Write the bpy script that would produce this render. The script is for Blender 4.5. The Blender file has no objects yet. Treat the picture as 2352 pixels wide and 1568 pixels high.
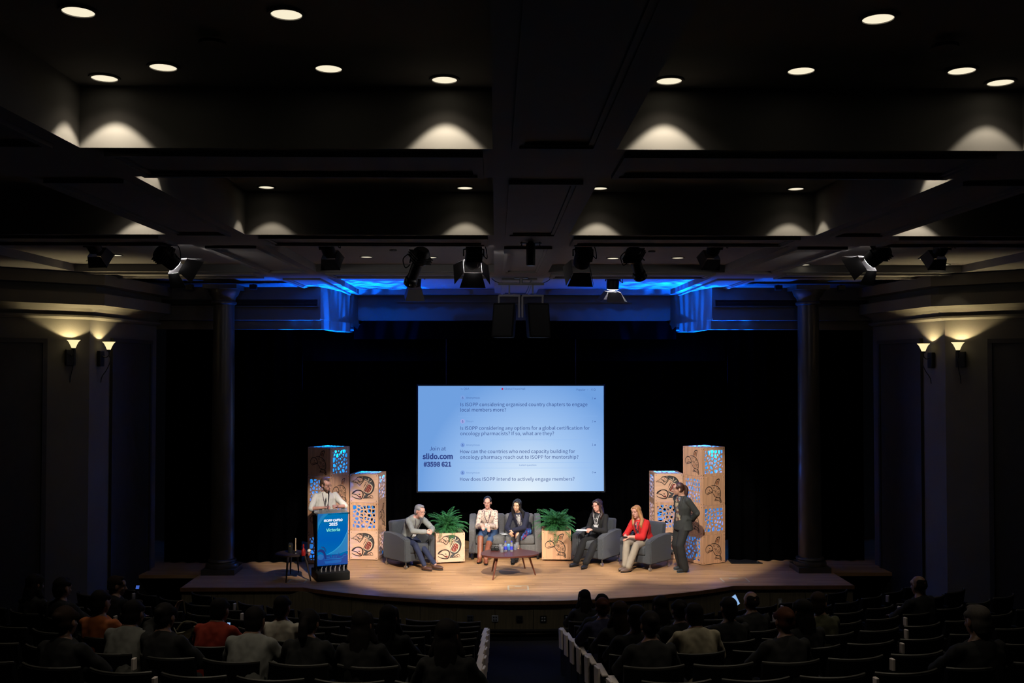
import bpy, bmesh, math, random
from mathutils import Vector, Matrix, noise
V = Vector
PI = math.pi
SC = bpy.context.scene
COL = SC.collection
rnd = random.Random(7)

# ------------------------------------------------------------------ camera
W, H, F = 2352.0, 1568.0, 2287.0
CAMZ, YAW, PITCH = 3.8, 0.0166, 0.0245
cd = bpy.data.cameras.new('camera'); cam = bpy.data.objects.new('camera', cd); COL.objects.link(cam)
cd.sensor_width = 36; cd.lens = F / W * 36; cd.clip_end = 100; cd.clip_start = 0.05
cam.location = (0, 0, CAMZ); cam.rotation_euler = (PI / 2 + PITCH, 0, -YAW)
SC.camera = cam
_f = V((math.sin(YAW) * math.cos(PITCH), math.cos(YAW) * math.cos(PITCH), math.sin(PITCH)))
_r = V((math.cos(YAW), -math.sin(YAW), 0)); _u = _r.cross(_f)
def _ray(px, py): return _f + _r * ((px - W / 2) / F) + _u * ((H / 2 - py) / F)
def at(px, py, Y): d = _ray(px, py); return V((0, 0, CAMZ)) + d * (Y / d.y)          # point seen there at depth Y
def gr(px, py, z): d = _ray(px, py); return V((0, 0, CAMZ)) + d * ((z - CAMZ) / d.z)  # point seen there at height z
def proj(p):
    q = V(p) - V((0, 0, CAMZ)); k = q.dot(_f)
    return (W / 2 + F * q.dot(_r) / k, H / 2 - F * q.dot(_u) / k)

# ------------------------------------------------------------------ world, view, lights
world = bpy.data.worlds.new('world'); SC.world = world; world.use_nodes = True
world.node_tree.nodes['Background'].inputs[0].default_value = (0.5, 0.55, 0.8, 1)
world.node_tree.nodes['Background'].inputs[1].default_value = 0.0012
SC.view_settings.view_transform = 'Standard'; SC.view_settings.look = 'None'
SC.view_settings.gamma = 1; SC.view_settings.use_curve_mapping = False; SC.view_settings.exposure = 0.0
SC.cycles.max_bounces = 5; SC.cycles.diffuse_bounces = 3; SC.cycles.glossy_bounces = 3
SC.cycles.transmission_bounces = 5; SC.cycles.transparent_max_bounces = 8
SC.cycles.sample_clamp_indirect = 2.0; SC.cycles.use_denoising = True
SC.cycles.caustics_reflective = False; SC.cycles.caustics_refractive = False

def light(name, kind, loc, power, color=(1, 1, 1), target=None, size=90, blend=0.5, radius=0.05, parent=None):
    d = bpy.data.lights.new(name, kind); d.energy = power; d.color = color
    if kind == 'SPOT': d.spot_size = math.radians(size); d.spot_blend = blend
    d.shadow_soft_size = radius
    o = bpy.data.objects.new(name, d); COL.objects.link(o); o.location = loc
    if target is not None: o.rotation_euler = (V(target) - V(loc)).to_track_quat('-Z', 'Y').to_euler()
    if parent: o.parent = parent
    return o
CX = 0.41            # centre line of the hall
WARM = (1.0, 0.86, 0.66); COOLW = (1.0, 0.9, 0.78)
# stage key lights, each at the mouth of a lamp that hangs from the ceiling (see stage_lamp calls)
LAMPS = []           # (mouth, target, power)
K = 2.6
def key(px, py, Y, tgt, power, size, blend=0.4):
    p = at(px, py, Y); LAMPS.append((p, V(tgt)))
    light('stage_light', 'SPOT', p + (V(tgt) - p).normalized() * 0.03, power * K, COOLW, tgt, size, blend, 0.05)
KEYS = [  # px, py, Y of mouth, target, watts, cone
    (402, 606, 12.85, (0.6, 18.7, 0.3), 900, 27), (1086, 606, 12.85, (-1.0, 18.7, 0.6), 1150, 34), (1998, 600, 12.85, (0.4, 18.7, 0.3), 900, 27),
    (1407, 664, 17.4, (1.9, 18.3, 0), 90, 70), (940, 655, 13.0, (-2.95, 18.3, 0.95), 640, 19), (1472, 640, 13.0, (3.3, 18.9, 0.9), 820, 30)]
for k_ in KEYS: key(*k_)

# ------------------------------------------------------------------ materials
def mat(name, color, rough=0.6, metal=0.0, var=0.0, scale=8.0, stretch=(1, 1, 1), bump=0.0, bscale=60.0, emit=None, estr=1.0, alpha=None, spec=0.5, trans=0.0, sheen=0):
    m = bpy.data.materials.new(name); m.use_nodes = True; nt = m.node_tree; b = nt.nodes['Principled BSDF']
    b.inputs['Roughness'].default_value = rough; b.inputs['Metallic'].default_value = metal
    b.inputs['Specular IOR Level'].default_value = spec
    b.inputs['Base Color'].default_value = (*color, 1); m.diffuse_color = (*color, 1)
    if sheen: b.inputs['Sheen Weight'].default_value = sheen
    if trans: b.inputs['Transmission Weight'].default_value = trans; b.inputs['IOR'].default_value = 1.2
    tc = nt.nodes.new('ShaderNodeTexCoord'); mp = nt.nodes.new('ShaderNodeMapping'); nt.links.new(tc.outputs['Object'], mp.inputs[0])
    mp.inputs['Scale'].default_value = stretch
    if var:
        n = nt.nodes.new('ShaderNodeTexNoise'); n.inputs['Scale'].default_value = scale; n.inputs['Detail'].default_value = 4
        nt.links.new(mp.outputs[0], n.inputs['Vector'])
        r = nt.nodes.new('ShaderNodeMapRange'); nt.links.new(n.outputs[0], r.inputs[0])
        r.inputs[1].default_value = 0.25; r.inputs[2].default_value = 0.75; r.inputs[3].default_value = 1 - var; r.inputs[4].default_value = 1 + var
        mx = nt.nodes.new('ShaderNodeVectorMath'); mx.operation = 'SCALE'; mx.inputs[0].default_value = color
        nt.links.new(r.outputs[0], mx.inputs['Scale']); nt.links.new(mx.outputs[0], b.inputs['Base Color'])
    if bump:
        n = nt.nodes.new('ShaderNodeTexNoise'); n.inputs['Scale'].default_value = bscale; nt.links.new(mp.outputs[0], n.inputs['Vector'])
        bp = nt.nodes.new('ShaderNodeBump'); bp.inputs['Strength'].default_value = bump; bp.inputs['Distance'].default_value = 0.01
        nt.links.new(n.outputs[0], bp.inputs['Height']); nt.links.new(bp.outputs[0], b.inputs['Normal'])
    if emit: b.inputs['Emission Color'].default_value = (*emit, 1); b.inputs['Emission Strength'].default_value = estr
    return m
def bsdf(m): return m.node_tree.nodes['Principled BSDF']
def pattern(name, base, colors, scale=30, thr=0.45, rough=0.8):
    m = mat(name, base, rough); nt = m.node_tree
    tc = nt.nodes.new('ShaderNodeTexCoord'); v = nt.nodes.new('ShaderNodeTexVoronoi'); v.inputs['Scale'].default_value = scale
    nt.links.new(tc.outputs['Object'], v.inputs['Vector'])
    cr = nt.nodes.new('ShaderNodeValToRGB'); cr.color_ramp.interpolation = 'CONSTANT'
    sp = nt.nodes.new('ShaderNodeSeparateColor'); nt.links.new(v.outputs['Color'], sp.inputs[0]); nt.links.new(sp.outputs[0], cr.inputs[0])
    e = cr.color_ramp.elements; e[0].color = (*base, 1); e[0].position = 0
    e[1].position = thr; e[1].color = (*colors[0], 1)
    for i, c in enumerate(colors[1:]):
        x = e.new(thr + (1 - thr) * (i + 1) / len(colors)); x.color = (*c, 1)
    nt.links.new(cr.outputs[0], bsdf(m).inputs['Base Color'])
    return m
def wood_planks(name, c1, c2, length, width, along='X', rough=0.4, gap=0.003, bump=0.1):
    """strip flooring / boards: brick pattern colours plus grain"""
    m = mat(name, c1, rough); nt = m.node_tree; b = bsdf(m)
    tc = nt.nodes.new('ShaderNodeTexCoord'); mp = nt.nodes.new('ShaderNodeMapping'); nt.links.new(tc.outputs['Object'], mp.inputs[0])
    if along == 'Z': mp.inputs['Rotation'].default_value = (0, PI / 2, 0) if False else (PI / 2, 0, 0)
    br = nt.nodes.new('ShaderNodeTexBrick'); nt.links.new(mp.outputs[0], br.inputs['Vector'])
    sx = nt.nodes.new('ShaderNodeSeparateXYZ'); nt.links.new(mp.outputs[0], sx.inputs[0])   # every strip gets its own shift
    dv = nt.nodes.new('ShaderNodeMath'); dv.operation = 'DIVIDE'; nt.links.new(sx.outputs[1], dv.inputs[0]); dv.inputs[1].default_value = width
    fl = nt.nodes.new('ShaderNodeMath'); fl.operation = 'FLOOR'; nt.links.new(dv.outputs[0], fl.inputs[0])
    wn = nt.nodes.new('ShaderNodeTexWhiteNoise'); wn.noise_dimensions = '1D'; nt.links.new(fl.outputs[0], wn.inputs['W'])
    ml = nt.nodes.new('ShaderNodeMath'); ml.operation = 'MULTIPLY_ADD'; nt.links.new(wn.outputs[0], ml.inputs[0]); ml.inputs[1].default_value = length * 7; nt.links.new(sx.outputs[0], ml.inputs[2])
    cx_ = nt.nodes.new('ShaderNodeCombineXYZ'); nt.links.new(ml.outputs[0], cx_.inputs[0]); nt.links.new(sx.outputs[1], cx_.inputs[1]); nt.links.new(sx.outputs[2], cx_.inputs[2])
    nt.links.new(cx_.outputs[0], br.inputs['Vector'])
    br.offset = 0.0; br.offset_frequency = 2; br.inputs['Scale'].default_value = 1; br.inputs['Brick Width'].default_value = length; br.inputs['Row Height'].default_value = width
    br.inputs['Mortar Size'].default_value = gap; br.inputs['Color1'].default_value = (*c1, 1); br.inputs['Color2'].default_value = (*c2, 1)
    br.inputs['Mortar'].default_value = (c2[0] * .6, c2[1] * .5, c2[2] * .45, 1); br.inputs['Mortar Smooth'].default_value = 0.1; br.inputs['Bias'].default_value = -0.2
    n = nt.nodes.new('ShaderNodeTexNoise'); mp2 = nt.nodes.new('ShaderNodeMapping'); nt.links.new(tc.outputs['Object'], mp2.inputs[0])
    mp2.inputs['Scale'].default_value = (1.2, 22, 22) if along == 'X' else (22, 22, 1.2)
    nt.links.new(mp2.outputs[0], n.inputs['Vector']); n.inputs['Scale'].default_value = 1.6; n.inputs['Detail'].default_value = 5
    r = nt.nodes.new('ShaderNodeMapRange'); nt.links.new(n.outputs[0], r.inputs[0]); r.inputs[1].default_value = .3; r.inputs[2].default_value = .7
    r.inputs[3].default_value = .72; r.inputs[4].default_value = 1.12
    mx = nt.nodes.new('ShaderNodeVectorMath'); mx.operation = 'SCALE'; nt.links.new(br.outputs[0], mx.inputs[0]); nt.links.new(r.outputs[0], mx.inputs['Scale'])
    nt.links.new(mx.outputs[0], b.inputs['Base Color'])
    return m
M = {}
M['ceil'] = mat('ceiling_paint', (0.20, 0.19, 0.185), 0.85, var=0.05, scale=3)
M['wallp'] = mat('wall_paint', (0.12, 0.11, 0.09), 0.85, var=0.06, scale=3, bump=0.1)
M['blackdrape'] = mat('black_velvet', (0.0009, 0.0009, 0.001), 1.0, spec=0.0, var=0.3, scale=2)
M['blackmetal'] = mat('black_metal', (0.012, 0.012, 0.013), 0.45, 0.3)
M['blackmatte'] = mat('black_matte', (0.01, 0.01, 0.01), 0.8, spec=0.2)
M['barn'] = mat('barn_door_black', (0.10, 0.097, 0.10), 0.6, 0.0)
M['steel'] = mat('steel', (0.5, 0.5, 0.5), 0.35, 1.0, var=0.1)
M['greymetal'] = mat('grey_painted_metal', (0.25, 0.24, 0.25), 0.5, 0.2)
M['stagefloor'] = wood_planks('oak_strip_floor', (0.54, 0.32, 0.155), (0.36, 0.19, 0.08), 1.1, 0.057, 'X', 0.42, .0015)
M['fascia'] = mat('stage_fascia_oak', (0.21, 0.17, 0.095), 0.55, var=0.25, scale=2.5, stretch=(14, 14, 1))
M['nosing'] = mat('stage_nosing', (0.22, 0.11, 0.05), 0.4, var=0.2, scale=10)
M['carpet'] = mat('dark_carpet', (0.008, 0.008, 0.010), 0.95, spec=0.1, bump=0.3, bscale=200)
M['marble'] = mat('column_marble', (0.055, 0.048, 0.035), 0.35, var=0.35, scale=5, stretch=(1, 1, 0.4))
M['darkdoor'] = mat('dark_panel', (0.03, 0.027, 0.024), 0.7, var=0.2)
M['cubewoodV'] = mat('pale_pine_vertical', (0.62, 0.35, 0.20), 0.5, var=0.22, scale=3.2, stretch=(9, 9, 0.5))
M['cubewoodH'] = mat('pale_pine_horizontal', (0.70, 0.44, 0.30), 0.5, var=0.16, scale=3.2, stretch=(0.5, 0.5, 9))
M['ink'] = mat('burnt_black_ink', (0.02, 0.012, 0.01), 0.6)
M['inkgrey'] = mat('slate_ink', (0.05, 0.052, 0.055), 0.6)
M['inkred'] = mat('dark_red_ink', (0.19, 0.02, 0.015), 0.6)
M['inktan'] = mat('tan_ink', (0.42, 0.17, 0.08), 0.6)
M['inkcream'] = mat('cream_wood', (0.7, 0.55, 0.38), 0.6)
M['screwb'] = mat('dark_bolt', (0.08, 0.05, 0.03), 0.4, 0.6)
M['lampon'] = mat('downlight_glow', (1, 0.95, 0.8), 0.5, emit=(1.0, 0.90, 0.66), estr=0.95)
M['lensglow'] = mat('lens_glow', (1, 1, 1), 0.3, emit=(1.0, 0.95, 0.92), estr=85.0)
M['shade'] = mat('frosted_shade', (0.9, 0.85, 0.7), 0.5, emit=(1.0, 0.82, 0.42), estr=1.1)
M['graphite'] = mat('charcoal_upholstery', (0.048, 0.054, 0.062), 0.95, var=0.12, scale=60, bump=0.25, bscale=300, sheen=0.1)
M['sofafab'] = mat('grey_woven_upholstery', (0.105, 0.105, 0.105), 0.95, var=0.35, scale=90, bump=0.35, bscale=300, sheen=0.1)
M['walnut'] = mat('walnut_brown', (0.07, 0.018, 0.012), 0.35, var=0.25, scale=4, stretch=(1, 6, 1))
M['walnutleg'] = mat('walnut_leg', (0.11, 0.03, 0.015), 0.4, var=0.2, scale=6, stretch=(1, 1, .3))
M['fern'] = mat('fern_green', (0.025, 0.15, 0.035), 0.6, var=0.45, scale=5)
M['soil'] = mat('bark_mulch', (0.28, 0.13, 0.07), 0.9, var=0.5, scale=60, bump=0.6, bscale=80)
M['white'] = mat('white_card', (0.8, 0.8, 0.8), 0.6)
M['seatfab'] = mat('black_seat_fabric', (0.006, 0.006, 0.007), 0.9, spec=0.15)
M['seatrail'] = mat('seat_top_rail', (0.055, 0.052, 0.047), 0.5)
M['tablet'] = mat('tablet_laminate', (0.8, 0.70, 0.68), 0.5)
M['glass'] = mat('clear_glass', (0.9, 0.93, 1.0), 0.05, trans=0.85)
M['bluelabel'] = mat('blue_label', (0.04, 0.05, 0.5), 0.4)
M['phone'] = mat('lit_phone_screen', (0.1, 0.2, 0.4), 0.3, emit=(0.35, 0.6, 1.0), estr=0.75)
M['phoneblue'] = mat('dim_phone_screen', (0.1, 0.2, 0.4), 0.3, emit=(0.08, 0.2, 0.9), estr=0.5)

# ------------------------------------------------------------------ mesh helpers
def bm_new(): return bmesh.new()
def box(bm, c, s, rz=0, bev=0, seg=2, mi=0, mtx=None):
    m = Matrix.Translation(c) @ Matrix.Rotation(rz, 4, 'Z')
    if mtx: m = mtx @ m
    r = bmesh.ops.create_cube(bm, size=1, matrix=m @ Matrix.Diagonal((*s, 1)))
    vs = r['verts']; fs = {f for v in vs for f in v.link_faces}
    for f in fs: f.material_index = mi
    if bev:
        es = {e for v in vs for e in v.link_edges}
        bmesh.ops.bevel(bm, geom=list(es), offset=bev, segments=seg, affect='EDGES', profile=0.5)
    return bm
def ring(bm, c, u, v, ru, rv, n): return [bm.verts.new(c + u * (ru * math.cos(2 * PI * i / n)) + v * (rv * math.sin(2 * PI * i / n))) for i in range(n)]
def skin_rings(bm, rs, cap=True, mi=0):
    n = len(rs[0])
    for a, b in zip(rs, rs[1:]):
        for i in range(n):
            f = bm.faces.new((a[i], a[(i + 1) % n], b[(i + 1) % n], b[i])); f.material_index = mi
    if cap:
        f = bm.faces.new(list(reversed(rs[0]))); f.material_index = mi
        f = bm.faces.new(rs[-1]); f.material_index = mi
def tube(bm, pts, r, n=8, cap=True, mi=0):
    pts = [V(p) for p in pts]; rr = r if isinstance(r, (list, tuple)) else [r] * len(pts)
    rs = []; up = None
    for i, p in enumerate(pts):
        d = (pts[min(i + 1, len(pts) - 1)] - pts[max(i - 1, 0)]).normalized()
        if up is None: up = V((0, 0, 1)) if abs(d.z) < 0.9 else V((1, 0, 0))
        u = d.cross(up).normalized(); v = u.cross(d).normalized(); up = v
        rs.append(ring(bm, p, v, u, rr[i], rr[i], n))
    skin_rings(bm, rs, cap, mi); return bm
def lathe(bm, prof, c=(0, 0, 0), n=20, mi=0, mtx=None, cap=True):
    c = V(c); rs = []
    for r, z in prof:
        R = []
        for i in range(n):
            p = c + V((r * math.cos(2 * PI * i / n), r * math.sin(2 * PI * i / n), z))
            R.append(bm.verts.new(mtx @ p if mtx else p))
        rs.append(R)
    skin_rings(bm, rs, cap, mi); return bm
def prism(bm, poly, z0, z1, mi=0, mtx=None):
    T = (lambda p: mtx @ V(p)) if mtx else (lambda p: V(p))
    a = [bm.verts.new(T((x, y, z0))) for x, y in poly]; b = [bm.verts.new(T((x, y, z1))) for x, y in poly]
    n = len(poly); fs = [bm.faces.new(list(reversed(a))), bm.faces.new(b)]
    for i in range(n): fs.append(bm.faces.new((a[i], a[(i + 1) % n], b[(i + 1) % n], b[i])))
    for f in fs: f.material_index = mi
    return bm
def ell(bm, c, r, rot=None, sub=2, mi=0):
    m = Matrix.Translation(c)
    if rot is not None: m = m @ rot.to_4x4()
    g = bmesh.ops.create_icosphere(bm, subdivisions=sub, radius=1, matrix=m @ Matrix.Diagonal((*r, 1)))
    for f in {f for v in g['verts'] for f in v.link_faces}: f.material_index = mi
    return bm
def obj(name, bm, m, parent=None, smooth=False, loc=None, angle=None):
    bmesh.ops.recalc_face_normals(bm, faces=bm.faces[:])
    me = bpy.data.meshes.new(name); bm.to_mesh(me); bm.free()
    for x in (m if isinstance(m, (list, tuple)) else [m]): me.materials.append(x)
    if smooth:
        for p in me.polygons: p.use_smooth = True
        if angle: me.set_sharp_from_angle(angle=math.radians(angle))
    return link(name, me, parent, loc)
def link(name, me, parent=None, loc=None):
    o = bpy.data.objects.new(name, me); COL.objects.link(o)
    if parent: o.parent = parent
    if loc is not None: o.location = loc
    return o
def tag(o, label=None, cat=None, group=None, kind=None):
    if label: o['label'] = label
    if cat: o['category'] = cat
    if group: o['group'] = group
    if kind: o['kind'] = kind
    return o
def thing(name, label, cat, loc=(0, 0, 0), rz=0, group=None):
    o = bpy.data.objects.new(name, None); COL.objects.link(o); o.location = loc; o.rotation_euler = (0, 0, rz); o.empty_display_size = 0.1
    return tag(o, label, cat, group)
def dup(o, parent=None):
    c = o.copy(); COL.objects.link(c); c.parent = parent
    for ch in KIDS.get(o.name, None) or [x for x in COL.objects if x.parent == o]: dup(ch, c)
    return c
KIDS = {}
def catmull(pts, n=6, closed=False):
    P = [V(p) for p in pts]; out = []; N = len(P)
    rng = range(N if closed else N - 1)
    for i in rng:
        p0 = P[(i - 1) % N] if closed or i > 0 else P[0]; p1 = P[i]; p2 = P[(i + 1) % N]; p3 = P[(i + 2) % N] if closed or i + 2 < N else P[-1]
        for k in range(n):
            t = k / n; out.append(0.5 * ((2 * p1) + (p2 - p0) * t + (2 * p0 - 5 * p1 + 4 * p2 - p3) * t * t + (3 * p1 - p0 - 3 * p2 + p3) * t ** 3))
    if not closed: out.append(P[-1])
    return out
try: FONT = bpy.data.fonts.load(bpy.utils.resource_path('LOCAL') + '/datafiles/fonts/Noto Sans CJK Regular.woff2')   # a font that ships with Blender
except Exception: FONT = None
def text_mesh(body, bold=0.0, spacing=1.0):
    c = bpy.data.curves.new('t', 'FONT')
    if FONT: c.font = FONT
    c.body = body; c.size = 1; c.offset = bold; c.space_character = spacing; c.resolution_u = 3
    o = bpy.data.objects.new('t', c); me = bpy.data.meshes.new_from_object(o); bpy.data.objects.remove(o); return me
def put_text(name, body, x0, x1, yb, parent, m, frame, bold=0.0, height=None, cx=None, cap=None, spacing=1.0):
    """text on a plane; frame(u, v, w) -> local point; fits between x0 and x1 with baseline yb"""
    me = text_mesh(body, bold, spacing); xs = [v.co.x for v in me.vertices]; a, b = min(xs), max(xs); s = (x1 - x0) / (b - a)
    for v in me.vertices:
        x = x0 + (v.co.x - a) * s; y = yb + v.co.y * s; v.co = frame(x, y, 0.004)
    me.materials.append(m); me.name = name
    return link(name, me, parent)

# ------------------------------------------------------------------ ceiling: coffers between deep panelled beams
ZS = 5.30
XI = [-9.6, -7.1, -4.17, -3.27, -0.43, 0.43, 3.27, 4.17, 7.1, 9.6]      # relative to CX
YI = [-2.0, -0.8, 2.9, 6.86, 7.9, 11.4, 12.35, 15.9, 16.9, 20.9, 21.3]
YI = [2.0, 2.9, 6.86, 7.9, 11.4, 12.35, 15.9, 16.9, 20.9, 21.3]
cof_y = {1: 5.73, 3: 5.80, 5: 5.42, 7: 5.40}
bm = bm_new()
def zcell(i, j):
    if j in cof_y and i in (1, 3, 5, 7): return cof_y[j]
    return ZS
for j in range(len(YI) - 1):
    for i in range(len(XI) - 1):
        z = zcell(i, j); x0, x1, y0, y1 = XI[i] + CX, XI[i + 1] + CX, YI[j], YI[j + 1]
        bm.faces.new([bm.verts.new(p) for p in ((x0, y0, z), (x0, y1, z), (x1, y1, z), (x1, y0, z))])
        if i + 1 < len(XI) - 1:
            z2 = zcell(i + 1, j)
            if z2 != z: bm.faces.new([bm.verts.new(p) for p in ((x1, y0, z), (x1, y1, z), (x1, y1, z2), (x1, y0, z2))])
        if j + 1 < len(YI) - 1:
            z2 = zcell(i, j + 1)
            if z2 != z: bm.faces.new([bm.verts.new(p) for p in ((x0, y1, z), (x1, y1, z), (x1, y1, z2), (x0, y1, z2))])
bmesh.ops.remove_doubles(bm, verts=bm.verts[:], dist=1e-4)
box(bm, (CX, 11.6, 5.95), (19.2, 19.4, 0.3))
ceil = tag(obj('ceiling', bm, M['ceil']), kind='structure')
def frame_panel(x0, x1, y0, y1, name='soffit_panel'):
    bm = bm_new(); X0, X1 = x0 + CX, x1 + CX
    for w, h, d in ((0.05, 0.035, 0), (0.035, 0.02, 0.05)):
        a0, a1, b0, b1 = X0 + d, X1 - d, y0 + d, y1 - d
        box(bm, ((a0 + a1) / 2, b0 + w / 2, ZS - h / 2 + .001), (a1 - a0, w, h)); box(bm, ((a0 + a1) / 2, b1 - w / 2, ZS - h / 2 + .001), (a1 - a0, w, h))
        box(bm, (a0 + w / 2, (b0 + b1) / 2, ZS - h / 2 + .001), (w, b1 - b0 - 2 * w, h)); box(bm, (a1 - w / 2, (b0 + b1) / 2, ZS - h / 2 + .001), (w, b1 - b0 - 2 * w, h))
    obj(name, bm, M['ceil'], ceil)
for j in (1, 3, 5): frame_panel(-0.30, 0.30, YI[j] + 0.12, YI[j + 1] - 0.12)
frame_panel(-0.3, 0.3, 17.0, 20.5)
for j in (2, 4, 6):
    for a, b in ((-7.0, -4.3), (-3.15, -0.5), (0.5, 3.15), (4.3, 7.0)): frame_panel(a, b, YI[j] + 0.12, YI[j + 1] - 0.12)
for s in (-1, 1):
    for j in (1, 3, 5, 7):
        a, b = sorted((s * 3.4, s * 4.04)); frame_panel(a, b, YI[j] + 0.12, YI[j + 1] - 0.12)
# small dark vents on the ceiling
for px, py, h, w in ((488, 96, 1.9, .16), (2170, 104, 1.9, .16), (903, 573, 1.62, .1), (1497, 576, 1.62, .1), (1640, 604, 1.62, .14)):
    c = gr(px, py, CAMZ + h); bm = bm_new(); lathe(bm, [(w / 2, -0.02), (w / 2, 0.0), (w * .3, 0.001)], (c.x, c.y, c.z), 16)
    tag(obj('smoke_detector', bm, M['darkdoor']), 'small dark round detector on the ceiling %s' % {488: 'above the far left bay of downlights', 2170: 'at the upper right corner of the hall', 903: 'left of the tilted tube spotlight', 1497: 'right of the tilted tube spotlight', 1640: 'by the right end of the lighting row'}[px], 'detector')

# ------------------------------------------------------------------ downlights
def downlight(px, py, h, label, wall=None, power=10, group=None):
    if wall: c = at(px, py, wall); c.z = CAMZ + h
    else: c = gr(px, py, CAMZ + h)
    r = 0.085
    t = thing('downlight', label, 'downlight', c, 0, group)
    bm = bm_new(); lathe(bm, [(r + .018, -.012), (r + .018, 0.0), (r + .002, 0.0), (r, -.012)], n=24, cap=False)
    bm.faces.ensure_lookup_table(); n = 24
    vs = bm.verts[:]
    for i in range(n): bm.faces.new((vs[i], vs[(i + 1) % n], vs[3 * n + (i + 1) % n], vs[3 * n + i]))
    obj('trim_ring', bm, M['ceil'], t, True, angle=40)
    bm = bm_new(); lathe(bm, [(r * .99, -.006), (r * .99, -.001)], n=24); obj('lens', bm, M['lampon'], t)
    if power:
        light('downlight_beam', 'SPOT', (0, 0, -0.02), power * .25, WARM, None, 116, 0.8, 0.03, t)
        light('downlight_core', 'SPOT', (0, 0, -0.02), power * 6, (1, 0.88, 0.66), None, 80, 0.2, 0.02, t)
    return t
DL = [(180, 24, 1.9, 'large downlight in the top left corner of the nearest bay', .15), (658, 30, 1.9, 'large downlight near the top edge, left of the centre beam', .15),
      (2017, 40, 1.9, 'large downlight near the top edge, right of the centre beam', .15), (375, 152, 1.9, 'second row downlight on the left, above the first scallop of light', .15),
      (755, 155, 1.9, 'second row downlight midway along the left bay', .15), (1840, 160, 1.9, 'second row downlight midway along the right bay', .15),
      (2209, 160, 1.9, 'second row downlight at the far right of the right bay', .15),
      (240, 183, 1.9, 'downlight grazing the beam at the left end of the near left bay', 7), (1021, 191, 1.9, 'downlight grazing the beam beside the centre beam, left side', 7),
      (1537, 191, 1.9, 'downlight grazing the beam beside the centre beam, right side', 7), (2298, 193, 1.9, 'dim downlight grazing the beam at the far right edge', 3.0),
      (612, 429, 1.9, 'downlight at the left end of the second bay left of centre', 3.5), (1068, 433, 1.9, 'downlight at the right end of the second bay left of centre', 4.5),
      (1377, 436, 1.9, 'downlight at the left end of the second bay right of centre', 6), (1828, 437, 1.9, 'downlight at the right end of the second bay right of centre', 4.5),
      (214, 599, 1.62, 'lower of the two small downlights over the left wall lamps', .6), (266, 585, 1.62, 'upper of the two small downlights over the left wall lamps', .6),
      (842, 589, 1.62, 'small downlight left of the tilted tube spotlight on the left', .6), (990, 590, 1.62, 'small downlight right of the tilted tube spotlight on the left', .6),
      (1408, 592, 1.62, 'small downlight between the two black spotlights right of centre', .6), (1557, 591, 1.62, 'small downlight left of the small black lamp on the right', .6),
      (1847, 607, 1.62, 'small downlight left of the lit spotlight on the right', .6), (2125, 593, 1.62, 'upper of the two small downlights right of the lit spotlight', .6),
      (2168, 607, 1.62, 'lower of the two small downlights right of the lit spotlight', .6)]
for a in DL:
    if a[1] < 170: downlight(a[0], a[1], 1.93, a[3], None, a[4], 'recessed ceiling downlights')
    elif a[1] < 200: downlight(a[0], a[1], 1.93, a[3], 6.66, a[4], 'recessed ceiling downlights')
    elif a[1] < 500: downlight(a[0], a[1], 2.00, a[3], 11.12, a[4], 'recessed ceiling downlights')
    else: downlight(*a[:4], None, a[4], 'recessed ceiling downlights')
# four more stand behind the beams from here; their scallops show
for X, Y, lb in ((-4.05, 11.12, 'downlight hidden behind the left long beam, lighting the outer left bay'), (4.85, 11.12, 'downlight hidden behind the right long beam, lighting the outer right bay'),
                 (-2.62, 8.25, 'downlight behind the near cross beam at the left end of the second bay'), (3.42, 8.25, 'downlight behind the near cross beam at the right end of the second bay')):
    p = proj((X, Y, 5.80)); downlight(p[0], p[1], 2.0, lb, Y, 7, 'recessed ceiling downlights')

# ------------------------------------------------------------------ walls, cornice
def mir(path, s): return [(CX + (x - CX) * s, y) for x, y in path]
PL = [(-11.6, 11.77), (-6.64, 16.4), (-6.45, 19.0)]
PLc = [(-11.6, 11.77), (-6.64, 16.4), (-6.45, 19.05)]
def sweep(bm, path, prof, side):
    """extrude profile (out, z) along a plan polyline; out goes to the room side"""
    n = len(path); rows = []
    for i, (x, y) in enumerate(path):
        p = V((x, y, 0)); d0 = (p - V((*path[i - 1], 0))).normalized() if i else None; d1 = (V((*path[i + 1], 0)) - p).normalized() if i < n - 1 else None
        nn = lambda d: V((d.y, -d.x, 0)) * side
        if d0 is None: m = nn(d1)
        elif d1 is None: m = nn(d0)
        else:
            m = (nn(d0) + nn(d1)).normalized(); m = m / max(0.3, m.dot(nn(d0)))
        rows.append([bm.verts.new(p + m * o + V((0, 0, z))) for o, z in prof])
    for a, b in zip(rows, rows[1:]):
        for k in range(len(prof)): bm.faces.new((a[k], a[(k + 1) % len(prof)], b[(k + 1) % len(prof)], b[k]))
    bm.faces.new(rows[0]); bm.faces.new(list(reversed(rows[-1])))
ZC = CAMZ
corn = [(-.25, ZC + 1.49), (.30, ZC + 1.49), (.30, ZC + 1.31), (.12, ZC + 1.30), (.12, ZC + 1.18), (.30, ZC + 1.17), (.30, ZC + .98), (.24, ZC + .975), (.14, ZC + .93), (.05, ZC + .86), (.02, ZC + .82), (.09, ZC + .82), (.09, ZC + .79), (.05, ZC + .76), (0, ZC + .755), (-.25, ZC + .755)]
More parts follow.
